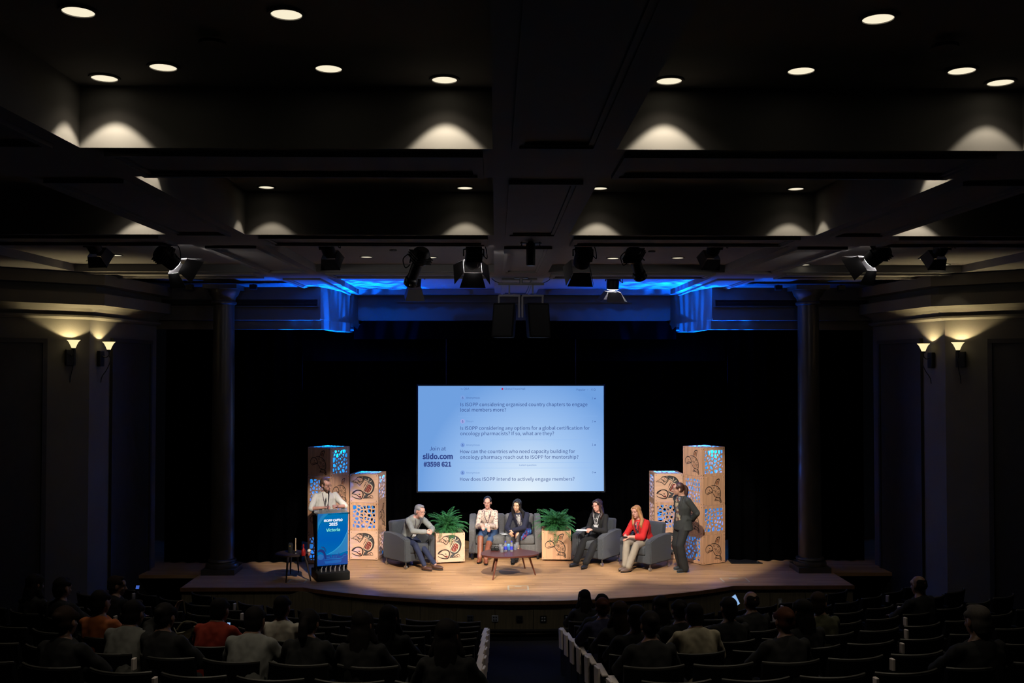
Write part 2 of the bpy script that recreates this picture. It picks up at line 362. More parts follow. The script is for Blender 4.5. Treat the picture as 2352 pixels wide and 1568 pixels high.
for s, nm in ((1, 'left'), (-1, 'right')):
    path = mir(PLc, s)
    bm = bm_new(); sweep(bm, path, [(0, -0.7), (0, ZC + .755), (-.25, ZC + .755), (-.25, -0.7)], s)
    w = tag(obj('wall_' + nm, bm, M['wallp']), kind='structure')
    bm = bm_new(); sweep(bm, path, corn, s); tag(obj('trim_%d' % (1 if s > 0 else 2), bm, M['wallp']), kind='structure')
    # tall dark panels (doors) on the two wall planes
    for k, (t0, t1, seg) in enumerate(((0.74, 4.2, 0), (0.80, 2.30, 1))):
        a, b = V((*PLc[seg], 0)), V((*PLc[seg + 1], 0)); o_, d = (b, (a - b).normalized()) if seg == 0 else (a, (b - a).normalized())
        p, q = o_ + d * t0, o_ + d * t1; nrm = V((d.y, -d.x, 0)); nrm = nrm if nrm.x > 0 or nrm.y < 0 else -nrm
        if nrm.x < 0: nrm = -nrm
        m_ = (p + q) / 2; L = (q - p).length; hh = 4.80 if seg == 0 else 4.84; bm = bm_new()
        M4 = Matrix.Translation((m_.x, m_.y, -0.6)) @ Matrix.Rotation(math.atan2(d.y, d.x), 4, 'Z')
        def bb(c, sz): box(bm, c, sz, mtx=M4)
        sg = -1 if (Matrix.Rotation(math.atan2(d.y, d.x), 3, 'Z') @ V((0, -1, 0))).dot(nrm) > 0 else 1
        bb((0, sg * .01, hh / 2), (L, .03, hh)); bb((0, sg * .03, hh), (L + .12, .06, .07))
        for e in (-1, 1): bb((e * (L / 2 + .03), sg * .025, hh / 2), (.07, .05, hh))
        if s < 0:
            for v in bm.verts: v.co.x = 2 * CX - v.co.x
        tag(obj('door_%d' % (k + 1 + (0 if s > 0 else 2)), bm, M['darkdoor']), kind='structure')
# proscenium header wall over the stage sides, recess with splayed cheeks
for s, nm in ((1, 'proscenium_left'), (-1, 'proscenium_right')):
    xs = lambda x: CX + (x - CX) * s
    bm = bm_new(); a, b = sorted((xs(-6.6), xs(-3.33)))
    box(bm, ((a + b) / 2, 19.15, ZC + 1.19), (b - a, .3, .62)); box(bm, ((a + b) / 2, 19.2, ZC + .80), (b - a, .2, .2))
    box(bm, ((a + b) / 2, 18.99, ZC + .885), (b - a, .14, .035))
    w = tag(obj('wall_' + nm, bm, M['wallp']), kind='structure')
    # splayed cheek
    bm = bm_new(); P_ = [(-3.33, 18.99), (-2.92, 21.2), (-2.92, 21.4), (-3.33, 21.4)]
    prism(bm, [(xs(x), y) for x, y in P_], ZC + .885, ZC + 1.5)
    prism(bm, [(xs(x), y) for x, y in ((-3.33, 19.1), (-2.85, 21.3), (-3.33, 21.3))], ZC + .70, ZC + .884)
    tag(obj('trim_%d' % (3 if s > 0 else 4), bm, M['wallp']), kind='structure')
    # long linear ventilation grille
    t = thing('ventilation_grille', 'long dark slotted air grille above the stage, %s side' % nm.split('_')[1], 'vent', (xs(-4.9), 18.98, ZC + 1.20), 0, 'air grilles over the stage')
    bm = bm_new(); box(bm, (0, 0, .0), (3.0, .02, .12)); obj('backing', bm, M['blackmatte'], t)
    bm = bm_new(); box(bm, (0, -.008, .07), (3.06, .03, .02)); box(bm, (0, -.008, -.07), (3.06, .03, .02)); box(bm, (1.53 * s, -.008, 0), (.02, .03, .16)); obj('frame', bm, M['wallp'], t)
    bm = bm_new()
    for k in range(4): box(bm, (0, -.015, -.042 + k * .028), (3.0, .016, .006))
    tag(obj('slats', bm, M['darkdoor'], t), kind='stuff')
bm = bm_new(); box(bm, (CX, 21.3, ZC + 1.235), (6.7, .2, .53)); box(bm, (CX, 21.16, ZC + 1.36), (5.0, .08, .03)); tag(obj('wall_stage_back', bm, M['wallp']), kind='structure')

# ------------------------------------------------------------------ black drapes
def drape(name, x0, x1, y, z0, z1, label, n=None, amp=.06):
    bm = bm_new(); n = n or int(abs(x1 - x0) / .05); rows = []
    for i in range(n + 1):
        x = x0 + (x1 - x0) * i / n; o = amp * math.sin(i * 1.15) + amp * .4 * math.sin(i * .37)
        rows.append((x, y + o))
    a = [bm.verts.new((x, yy, z0)) for x, yy in rows]; b = [bm.verts.new((x, yy, z1)) for x, yy in rows]
    c = [bm.verts.new((x, yy + .02, z0)) for x, yy in rows]; d = [bm.verts.new((x, yy + .02, z1)) for x, yy in rows]
    for i in range(n):
        bm.faces.new((a[i], a[i + 1], b[i + 1], b[i])); bm.faces.new((c[i + 1], c[i], d[i], d[i + 1])); bm.faces.new((b[i], b[i + 1], d[i + 1], d[i]))
    return tag(obj(name, bm, M['blackdrape'], smooth=True), label, 'curtain')
drape('stage_curtain', -7, 8, 21.7, 0.01, 5.2, 'black velvet curtain right across the back of the stage')
drape('side_curtain', -6.4, -3.75, 19.45, 0.01, 4.6, 'black side curtain behind the left column')
drape('side_curtain', 4.55, 7.2, 19.45, 0.01, 4.6, 'black side curtain behind the right column')
# valance with rounded lower corners in front of the recess
bm = bm_new(); zt, zb = ZC + .93, ZC + .55
pl = [(CX - 3.32, zb), (CX - 3.32, zt - .12)] + [(CX - 3.02 + .22 * math.sin(a), zt - .2 + .2 * math.cos(a)) for a in [(-PI / 2) + k * PI / 12 for k in range(7)]] + [(CX + 3.02 + .22 * math.sin(a), zt - .2 + .2 * math.cos(a)) for a in [k * PI / 12 for k in range(7)]] + [(CX + 3.32, zt - .12), (CX + 3.32, zb)]
MV = Matrix(((1, 0, 0, 0), (0, 0, 1, 0), (0, 1, 0, 0), (0, 0, 0, 1)))
prism(bm, pl, 20.5, 20.56, mtx=MV)
tag(obj('valance_curtain', bm, M['blackdrape']), 'black valance with rounded upper corners under the blue-lit header', 'curtain')
drape('border_curtain', -4.0, 4.8, 20.75, ZC + .1, ZC + .8, 'black border curtain hanging below the valance above the screen', amp=.008)

# ------------------------------------------------------------------ stage
def front_arc(n=24):
    R = 7.04; out = []
    for i in range(n + 1):
        x = -3.7 + 7.4 * i / n; out.append((CX + x, 16.2 + R - math.sqrt(R * R - x * x)))
    return out
FR = [(CX - 5.8, 17.25)] + front_arc() + [(CX + 5.8, 17.25)]
bm = bm_new(); prism(bm, FR + [(CX + 5.8, 18.3), (CX + 8.5, 18.3), (CX + 8.5, 22), (CX - 8.5, 22), (CX - 8.5, 18.3), (CX - 5.8, 18.3)], -0.06, 0)
stage = tag(obj('floor_stage', bm, M['stagefloor']), 'oak strip stage floor', kind='structure')
bm = bm_new(); inn = [(x, y + .02) for x, y in FR]
prism(bm, [(x, y + .10) for x, y in FR] + [(CX + 5.8, 22), (CX - 5.8, 22)], -0.58, -0.065); obj('stage_base', bm, M['blackmatte'], stage)
bm = bm_new()
for (x0, y0), (x1, y1) in zip(FR, FR[1:]):
    d = V((x1 - x0, y1 - y0, 0)); L = d.length; box(bm, ((x0 + x1) / 2, (y0 + y1) / 2 + .005, -0.03), (L + .012, .05, .062), math.atan2(d.y, d.x))
obj('nosing', bm, M['nosing'], stage)
# fascia panels, one by one
def along(path, s):
    for a, b in zip(path, path[1:]):
        L = math.dist(a, b)
        if s <= L: return (a[0] + (b[0] - a[0]) * s / L, a[1] + (b[1] - a[1]) * s / L, math.atan2(b[1] - a[1], b[0] - a[0]))
        s -= L
    return (*path[-1], 0)
tot = sum(math.dist(a, b) for a, b in zip(FR, FR[1:]))
bk = [(x, y + .05) for x, y in FR]; s = 0.0; PW = 0.62
while s < tot - .1:
    e = min(s + PW, tot); x0, y0, _ = along(bk, s + .003); x1, y1, _ = along(bk, e - .003); bm = bm_new()
    d = V((x1 - x0, y1 - y0, 0)); box(bm, ((x0 + x1) / 2, (y0 + y1) / 2, -0.305), (d.length, .03, .48), math.atan2(d.y, d.x), .003, 1)
    obj('fascia_panel', bm, M['fascia'], stage); s = e
bm = bm_new()
for (x0, y0), (x1, y1) in zip(FR, FR[1:]):
    d = V((x1 - x0, y1 - y0, 0)); box(bm, ((x0 + x1) / 2, (y0 + y1) / 2 + .025, -0.475), (d.length + .008, .03, .025), math.atan2(d.y, d.x))
obj('fascia_rail', bm, M['seatrail'], stage)
# outlet plates on the fascia
def outlet(px, py, label, m, holes=True):
    p = at(px, py, 16.5); X = p.x; r = X - CX; Y = 16.2 + 7.04 - math.sqrt(7.04 ** 2 - min(abs(r), 3.7) ** 2) + .03
    p = at(px, py, Y); ang = math.atan2(r, 7.04) if abs(r) < 3.7 else 0
    t = thing('wall_outlet', label, 'outlet', p, ang, 'outlet plates on the stage front')
    bm = bm_new(); box(bm, (0, 0, 0), (.105, .012, .105), 0, .006); obj('plate', bm, m, t)
    bm = bm_new()
    for dx in (-.02, .02):
        for dz in (-.022, .022): box(bm, (dx, -.008, dz), (.022, .01, .02))
    obj('sockets', bm, M['blackmatte'] if m != M['blackmetal'] else M['white'], t)
mb_ = mat('brushed_plate', (0.10, 0.11, 0.14), 0.5, 0.2)
outlet(1080, 1420, 'dark grey outlet plate, first from the left on the stage front', mb_)
outlet(1137, 1420, 'pale steel outlet plate, second from the left on the stage front', mat('steel_plate', (0.5, 0.52, 0.58), 0.5))
outlet(1193, 1421, 'blackish outlet plate at the middle of the stage front', mat('dark_plate', (0.02, 0.02, 0.022), 0.5))
outlet(1248, 1421, 'black outlet plate with white sockets right of the middle', M['blackmetal'])
outlet(1303, 1419, 'small black outlet plate nearest the right block of seats', M['blackmetal'])
t = thing('light_switch', 'small white plate at the right end of the stage front', 'switch', (at(1792, 1382, 17.27)))
bm = bm_new(); box(bm, (0, 0, 0), (.07, .012, .115), 0, .005); obj('plate', bm, mat('ivory_plate', (.35, .35, .33), .5), t)
bm = bm_new(); box(bm, (0, -.008, 0), (.03, .01, .06)); obj('rocker', bm, M['white'], t)
# floor pocket frames
for px0, px1, y0, y1, lb in ((1168, 1212, 1345, 1355, 'pale framed floor pocket at the centre front of the stage'), (1664, 1711, 1327, 1337, 'pale framed floor pocket at the right front of the stage'), (660, 706, 1330, 1339, 'pale framed floor pocket in front of the dark side table')):
    a, b = gr(px0, y1, 0), gr(px1, y0, 0); t = thing('floor_pocket', lb, 'floor box', ((a.x + b.x) / 2, (a.y + b.y) / 2, 0), 0, 'floor pockets on the stage')
    w, d = b.x - a.x, b.y - a.y; bm = bm_new()
    for c, sz in (((0, -d / 2, .002), (w, .03, .005)), ((0, d / 2, .002), (w, .03, .005)), ((-w / 2, 0, .002), (.03, d, .005)), ((w / 2, 0, .002), (.03, d, .005)), ((0, d / 2 - .06, .002), (w * .35, .04, .006))): box(bm, c, sz)
    obj('frame', bm, mat('worn_brass', (.55, .5, .38), .4, .3), t)
    bm = bm_new(); box(bm, (0, 0, .001), (w - .03, d - .03, .003)); obj('lid', bm, M['stagefloor'], t)
a, b = gr(1668, 1296, 0), gr(1744, 1284, 0)
t = thing('floor_hatch', 'flat black hatch plate on the stage right of the tall tower', 'hatch', ((a.x + b.x) / 2, (a.y + b.y) / 2, 0))
bm = bm_new(); prism(bm, [(-.27, -.2), (.33, -.2), (.2, .2), (-.25, .2)], 0, .02); obj('plate', bm, M['blackmetal'], t)
bm = bm_new()
for x, y in ((-.22, .15), (.17, .15), (-.05, .1), (.25, -.1)): lathe(bm, [(.012, .02), (.012, .026)], (x, y, 0), 8)
obj('bolts', bm, M['steel'], t)

# ------------------------------------------------------------------ columns
for s, nm in ((-1, 'left'), (1, 'right')):
    c = V((CX + s * 5.45, 18.55, 0)); t = thing('column', 'round mottled marble column at the %s side of the stage' % nm, 'column', c, 0, 'stage columns')
    bm = bm_new(); lathe(bm, [(.215, .25), (.21, 1.5), (.2, 3.2), (.19, 4.95)], n=32); obj('shaft', bm, M['marble'], t, True, angle=60)
    bm = bm_new(); box(bm, (0, 0, .05), (.6, .6, .1)); lathe(bm, [(.29, .1), (.30, .13), (.29, .17), (.245, .18), (.24, .2), (.26, .22), (.25, .245), (.22, .26)], n=32); obj('base', bm, M['marble'], t, True, angle=40)
    bm = bm_new(); lathe(bm, [(.20, 4.93), (.23, 4.95), (.23, 4.98), (.205, 5.0), (.21, 5.06), (.26, 5.12), (.29, 5.2), (.29, 5.22)], n=32); box(bm, (0, 0, 5.255), (.62, .62, .08)); obj('capital', bm, M['marble'], t, True, angle=40)

# ------------------------------------------------------------------ auditorium floor in curved steps
YC = 22.0; R0 = 15.0; RAKE = 0.195
def row_floor(k): return 0.78 - RAKE * k
def arc_pt(R, a): return (CX + R * math.sin(a), YC - R * math.cos(a))
for k in range(-3, 8):
    R = R0 - k; bm = bm_new(); z = row_floor(k); n = 28; am = math.radians(46)
    o = [arc_pt(R + .45, -am + 2 * am * i / n) for i in range(n + 1)]; i_ = [arc_pt(R - .55, am - 2 * am * i / n) for i in range(n + 1)]
    prism(bm, o + i_, z - .75, z)
    lst = ['floor_terrace'] if k > -3 else ['floor_terrace']
    tag(obj('floor_terrace', bm, M['carpet']), kind='structure')
bm = bm_new(); box(bm, (CX, 14, -0.64), (24, 20, .08)); tag(obj('floor', bm, M['carpet']), kind='structure')

# ------------------------------------------------------------------ projection screen with the question list
sc_tl, sc_br = at(960.5, 886, 20.6), at(1387, 1127, 20.6)
SW, SH = sc_br.x - sc_tl.x, sc_tl.z - sc_br.z; PXM = SW / 426.5
scr = thing('projection_screen', 'large lit projection screen showing a list of questions', 'screen', ((sc_tl.x + sc_br.x) / 2, 20.6, (sc_tl.z + sc_br.z) / 2))
ms = bpy.data.materials.new('screen_image_hotspot'); ms.use_nodes = True; nt = ms.node_tree; nt.nodes.remove(nt.nodes['Principled BSDF'])
tc = nt.nodes.new('ShaderNodeTexCoord'); gm = nt.nodes.new('ShaderNodeMapping'); nt.links.new(tc.outputs['Object'], gm.inputs[0])
gm.inputs['Location'].default_value = (-0.15, 0, 0.50); gm.inputs['Scale'].default_value = (1 / 2.25, 0, 1 / 2.6)
ln = nt.nodes.new('ShaderNodeVectorMath'); ln.operation = 'LENGTH'; nt.links.new(gm.outputs[0], ln.inputs[0])
cr = nt.nodes.new('ShaderNodeValToRGB'); nt.links.new(ln.outputs['Value'], cr.inputs[0]); e = cr.color_ramp.elements  # projection hot spot painted into the emission as a radial ramp
e[0].position = 0; e[0].color = (.83, .92, .98, 1); e[1].position = 1.0; e[1].color = (.16, .35, .74, 1)
x = e.new(.25); x.color = (.62, .77, .95, 1); x = e.new(.55); x.color = (.37, .57, .89, 1); x = e.new(.8); x.color = (.25, .45, .82, 1)
em = nt.nodes.new('ShaderNodeEmission'); nt.links.new(cr.outputs[0], em.inputs[0]); nt.links.new(em.outputs[0], nt.nodes['Material Output'].inputs[0])
bm = bm_new(); box(bm, (0, 0, 0), (SW, .01, SH)); obj('screen_surface', bm, ms, scr)
bm = bm_new(); box(bm, (0, .03, 0), (SW + .06, .04, SH + .06))
for dx in (-1, 1): box(bm, (dx * SW * .35, .05, SH / 2 + .6), (.02, .02, 1.2))
obj('screen_frame', bm, M['blackmatte'], scr)
def inkm(name, c): m = mat(name, (0, 0, 0), .9, emit=c, estr=1.0); return m
navy = inkm('navy_text', (.02, .045, .22)); slate = inkm('slate_text', (.05, .11, .34)); pale = inkm('pale_text', (.12, .24, .55)); redm = inkm('red_dot', (.5, .01, .08)); panelm = inkm('pale_band', (.25, .47, .86))
def SF(u, v, w=0.004): return V(((u - 1173.75) * PXM, -.008 - w, (1006.5 - v) * PXM))
def sz(zx, zy): return 930 + zx / 4.9, 860 + zy / 4.9
def stext(body, zx0, zx1, zyb, m, bold=0.0):
    x0, yb = sz(zx0, zyb); x1, _ = sz(zx1, 0)
    return put_text('screen_text', body, x0, x1, -yb, scr, m, lambda x, y, w: SF(x, -y, w), bold)
stext('Q&A', 662, 723, 170, slate); stext('Global Town Hall', 1122, 1354, 172, slate); stext('Popular', 1933, 2035, 180, slate); stext('6', 2100, 2114, 180, slate)
for i, (nm, yy) in enumerate((('Anonymous', 270), ('Shaun', 535), ('Anonymous', 800), ('Anonymous', 1110))): stext(nm, 690, 842 if nm[0] == 'A' else 768, yy, pale if i else slate)
for yy, n_ in ((277, '2'), (537, '2'), (800, '1'), (1110, '0')): stext(n_, 2107, 2120, yy, slate)
stext('Is ISOPP considering organised country chapters to engage', 627, 2055, 355, navy)
stext('local members more?', 625, 1138, 415, navy)
stext('Is ISOPP considering any options for a global certification for', 625, 2080, 620, navy)
stext('oncology pharmacists? If so, what are they?', 624, 1678, 681, navy)
stext('How can the countries who need capacity building for', 622, 1914, 882, navy)
stext('oncology pharmacy reach out to ISOPP for mentorship?', 622, 1952, 945, navy)
stext('Latest question', 1288, 1478, 1026, pale)
stext('How does ISOPP intend to actively engage members?', 620, 1908, 1192, navy)
stext('Join at', 278, 462, 852, navy); stext('slido.com', 200, 540, 945, navy, .016); stext('#3598 621', 213, 522, 1030, navy, .016)
def disc(name, cx, cy, r, m, n=16, w=.003, inner=None):
    bm = bm_new(); x, y = sz(cx, cy); vs = [bm.verts.new(SF(x + r / 4.9 * math.cos(2 * PI * i / n), y + r / 4.9 * math.sin(2 * PI * i / n), w)) for i in range(n)]
    if inner:
        v2 = [bm.verts.new(SF(x + inner / 4.9 * math.cos(2 * PI * i / n), y + inner / 4.9 * math.sin(2 * PI * i / n), w)) for i in range(n)]
        for i in range(n): bm.faces.new((vs[i], vs[(i + 1) % n], v2[(i + 1) % n], v2[i]))
    else: bm.faces.new(vs)
    return obj(name, bm, m, scr)
av = inkm('avatar_blue', (.20, .36, .76)); av2 = inkm('avatar_pink', (.36, .40, .80))
disc('red_dot', 1097, 162, 11, redm)
for yy, m_ in ((260, av), (525, av2), (790, av), (1101, av)):
    disc('avatar_circle', 650, yy, 25, m_, 24); disc('avatar_head', 650, yy - 7, 5, slate, 10, .005); disc('avatar_head', 650, yy + 7, 9, slate, 10, .005, 5)
disc('speech_bubble', 2136, 170, 12, slate, 16, .003, 9)
for yy in (268, 528, 790, 1100):
    bm = bm_new(); x, y = sz(2140, yy); vs = [bm.verts.new(SF(x + dx, y + dy, .003)) for dx, dy in ((-1.4, 1.6), (1.4, 1.6), (1.4, -.2), (.2, -1.8), (-.2, -.4), (-1.4, -.2))]; bm.faces.new(vs); obj('thumb_icon', bm, slate, scr)
bm = bm_new(); x, y = sz(2058, 172); vs = [bm.verts.new(SF(x + dx, y + dy, .003)) for dx, dy in ((-1.5, -.6), (0, .9), (1.5, -.6), (1.1, -.9), (0, .3), (-1.1, -.9))]; bm.faces.new(vs); obj('chevron_icon', bm, slate, scr)
bm = bm_new(); x, y = sz(640, 162)
for a_, b_, c_, d_ in ((-2.2, 1.2, -1.8, -1.4), (-2.2, -1.4, .6, -1.1), (.3, -1.2, .6, .2), (-1, 1.6, 2.2, 1.9), (-1, -.2, -.7, 1.7), (2.0, -.2, 2.3, 1.9), (-1, -.3, 2.2, 0)):
    bm.faces.new([bm.verts.new(SF(x + p, y + q, .003)) for p, q in ((a_, b_), (c_, b_), (c_, d_), (a_, d_))])
obj('chat_icon', bm, slate, scr)
for yy, h_ in ((468, 2), (733, 2), (986, 2), (1048, 2)):
    bm = bm_new(); x0, y0 = sz(596, yy); x1, y1 = sz(2175, yy + h_); bm.faces.new([bm.verts.new(SF(*p, .002)) for p in ((x0, y0), (x1, y0), (x1, y1), (x0, y1))]); obj('divider_line', bm, inkm('divider', (.27, .48, .88)), scr)

# ------------------------------------------------------------------ artwork for the wooden cubes (u, v in 0..1 of the panel)
def stroke(bm, pts, w, fr, mi=0, closed=False, n=5):
    P = catmull([(x, y, 0) for x, y in pts], n, closed); N = len(P); L, R = [], []
    for i, p in enumerate(P):
        a = P[(i - 1) % N] if closed or i else P[0]; b = P[(i + 1) % N] if closed or i < N - 1 else P[-1]
        d = (b - a).normalized() if (b - a).length > 1e-9 else V((1, 0, 0)); q = V((-d.y, d.x, 0))
        t = i / max(1, N - 1); ww = w * (1 if closed else (0.55 + 0.9 * math.sin(PI * t))) / 2
        L.append(bm.verts.new(fr(*(p + q * ww).xy, .0032))); R.append(bm.verts.new(fr(*(p - q * ww).xy, .0032)))
    for i in range(N if closed else N - 1):
        j = (i + 1) % N; f = bm.faces.new((L[i], L[j], R[j], R[i])); f.material_index = mi
def fill(bm, pts, fr, mi, n=4, w=.0024):
    P = catmull([(x, y, 0) for x, y in pts], n, True); f = bm.faces.new([bm.verts.new(fr(p.x, p.y, w)) for p in P]); f.material_index = mi
def salmon(fr):
    q = lambda L: [((x - 1092) / 456, 1 - (y - 702) / 574) for x, y in L]; bm = bm_new()
    fill(bm, q([(1300, 758), (1350, 755), (1420, 783), (1465, 850), (1482, 930), (1470, 1020), (1430, 1090), (1375, 1128), (1340, 1110), (1312, 1060), (1340, 1000), (1372, 925), (1385, 870), (1350, 835), (1318, 815)]), fr, 1)
    stroke(bm, q([(1240, 757), (1300, 752), (1350, 753), (1422, 782), (1468, 850), (1485, 930), (1472, 1022), (1432, 1094), (1372, 1132)]), .028, fr)
    fill(bm, q([(1385, 893), (1432, 905), (1462, 955), (1445, 1045), (1392, 1092), (1318, 1052), (1348, 985)]), fr, 4, w=.0027)
    fill(bm, q([(1388, 912), (1426, 920), (1446, 960), (1430, 1035), (1388, 1076), (1334, 1046), (1358, 985)]), fr, 2, w=.003)
    for x, y in ((1400, 945), (1425, 970), (1388, 985), (1410, 1010), (1372, 1020), (1392, 1045), (1362, 1045), (1418, 1035)): fill(bm, q([(x - 6, y), (x, y - 9), (x + 6, y), (x, y + 9)]), fr, 4, 2, .0034)
    stroke(bm, q([(1318, 1052), (1345, 985), (1382, 890)]), .02, fr)
    for a, b in (((1330, 800), (1385, 845)), ((1400, 780), (1385, 850)), ((1450, 830), (1395, 870))): stroke(bm, q([a, ((a[0] + b[0]) / 2 + 5, (a[1] + b[1]) / 2), b]), .016, fr, 4)
    # head
    stroke(bm, q([(1122, 1108), (1145, 1065), (1200, 1034), (1255, 1032), (1295, 1062), (1307, 1110), (1296, 1165), (1272, 1203), (1215, 1200), (1160, 1180), (1125, 1148)]), .030, fr)
    stroke(bm, q([(1125, 1108), (1165, 1112), (1205, 1128), (1235, 1160), (1270, 1190)]), .018, fr)
    fill(bm, q([(1205, 1138), (1240, 1150), (1275, 1148), (1272, 1180), (1245, 1178)]), fr, 2)
    fill(bm, q([(1230, 1112), (1246, 1104), (1262, 1115), (1246, 1122)]), fr, 0)
    fill(bm, q([(1122, 1110), (1150, 1070), (1200, 1040), (1150, 1095)]), fr, 0)
    # tail
    stroke(bm, q([(1110, 870), (1180, 815), (1222, 765), (1275, 768), (1308, 800), (1306, 850), (1282, 885), (1252, 927), (1215, 890), (1160, 868), (1112, 872)]), .018, fr)
    stroke(bm, q([(1190, 800), (1230, 845), (1268, 890)]), .015, fr); stroke(bm, q([(1212, 780), (1262, 775), (1294, 808), (1288, 850), (1250, 852), (1220, 812)]), .014, fr); stroke(bm, q([(1250, 790), (1262, 830)]), .012, fr, 2)
    for x in (1145, 1175, 1205, 1232): stroke(bm, q([(x, 845 + (x - 1145) * .1), (x + 14, 880 + (x - 1145) * .25)]), .009, fr)
    # fins
    fill(bm, q([(1335, 1128), (1390, 1134), (1355, 1180), (1308, 1198), (1318, 1160)]), fr, 1)
    stroke(bm, q([(1320, 1194), (1385, 1170), (1448, 1128), (1472, 1185)]), .014, fr); stroke(bm, q([(1345, 1192), (1410, 1180), (1470, 1186)]), .012, fr); stroke(bm, q([(1420, 1150), (1440, 1180)]), .01, fr, 2)
    for k in range(5): stroke(bm, q([(1362 - k * 12, 878 + k * 24), (1346 - k * 8, 870 + k * 26), (1340 - k * 6, 886 + k * 24)]), .010, fr)
    stroke(bm, q([(1368, 868), (1330, 940), (1312, 985)]), .012, fr)
    return bm
def orca(fr):
    q = lambda L: [((x - 1232) / 390, 1 - (y - 712) / 428) for x, y in L]; bm = bm_new()
    stroke(bm, q([(1438, 856), (1448, 820), (1470, 775), (1500, 760), (1522, 762), (1512, 800), (1500, 858)]), .022, fr, closed=False)
    fill(bm, q([(1460, 835), (1470, 795), (1495, 778), (1500, 805), (1490, 840)]), fr, 3); stroke(bm, q([(1470, 830), (1478, 800), (1494, 792), (1492, 825)]), .010, fr)
    stroke(bm, q([(1302, 968), (1284, 950), (1282, 912), (1302, 878), (1342, 862), (1380, 880), (1398, 915), (1402, 945), (1365, 938), (1325, 950), (1302, 968)]), .019, fr)
    stroke(bm, q([(1308, 978), (1345, 962), (1400, 950)]), .018, fr)
    fill(bm, q([(1340, 912), (1352, 906), (1362, 914), (1350, 918)]), fr, 0)
    stroke(bm, q([(1362, 858), (1400, 845), (1450, 852), (1500, 875), (1535, 925), (1546, 985), (1535, 1030), (1520, 1045)]), .019, fr)
    stroke(bm, q([(1402, 948), (1425, 985), (1450, 1018), (1500, 1030), (1520, 1045)]), .016, fr)
    for c, r in (((1455, 935), 18), ((1462, 992), 26), ((1500, 905), 12), ((1512, 985), 13)):
        stroke(bm, q([(c[0] + r * math.cos(a), c[1] + r * 1.1 * math.sin(a)) for a in [k * PI / 3 for k in range(6)]]), .010, fr, closed=True, n=3)
        fill(bm, q([(c[0] + r * .45 * math.cos(a), c[1] + r * .5 * math.sin(a)) for a in [k * PI / 3 for k in range(6)]]), fr, 3 if r > 20 else 0, 2)
    for a, b in (((1405, 855), (1420, 900)), ((1435, 858), (1432, 900)), ((1470, 868), (1478, 905)), ((1520, 930), (1490, 945)), ((1535, 965), (1495, 960)), ((1538, 1005), (1500, 1010)), ((1412, 925), (1436, 915)), ((1478, 950), (1490, 975))):
        stroke(bm, q([a, ((a[0] + b[0]) / 2 + 6, (a[1] + b[1]) / 2 + 3), b]), .010, fr)
    stroke(bm, q([(1432, 1075), (1448, 1046), (1475, 1032), (1525, 1035), (1548, 1062), (1552, 1108), (1525, 1085), (1490, 1072), (1455, 1078), (1432, 1076)]), .016, fr)
    for x in (1460, 1485, 1510, 1530): stroke(bm, q([(x, 1045), (x + 3, 1066)]), .012, fr)
    fill(bm, q([(1445, 1070), (1460, 1048), (1475, 1062)]), fr, 0); fill(bm, q([(1525, 1048), (1542, 1070), (1545, 1090), (1528, 1072)]), fr, 0)
    return bm
INK = [M['ink'], M['inkgrey'], M['inkred'], M['inktan'], M['inkcream']]
CW, CH, TH = 0.565, 0.556, 0.018
def frame_fn(w, h):
    m = 0.045
    return lambda u, v, d=0: V((-w / 2 + m + u * (w - 2 * m), -TH / 2 - d, m + v * (h - 2 * m)))
ARTCACHE = {}
def art_mesh(kind):
    if kind not in ARTCACHE:
        f0 = frame_fn(CW, CH)
        fr = lambda u, v, d=0: V((-CW / 2 + u * CW, -TH / 2 - d, v * CH))
        bm = salmon(fr) if kind == 'salmon' else orca(fr)
        for f in bm.faces:
            f.normal_update()
            if f.normal.y > 0: f.normal_flip()
        me = bpy.data.meshes.new(kind); bm.to_mesh(me); bm.free()
        for m in INK: me.materials.append(m)
        ARTCACHE[kind] = me
    return ARTCACHE[kind]
def clip(poly, px, py, nx, ny):
    out = []
    for i in range(len(poly)):
        a, b = poly[i], poly[(i + 1) % len(poly)]; da = (a[0] - px) * nx + (a[1] - py) * ny; db = (b[0] - px) * nx + (b[1] - py) * ny
        if da <= 0: out.append(a)
        if (da < 0 < db) or (db < 0 < da): t = da / (da - db); out.append((a[0] + (b[0] - a[0]) * t, a[1] + (b[1] - a[1]) * t))
    return out
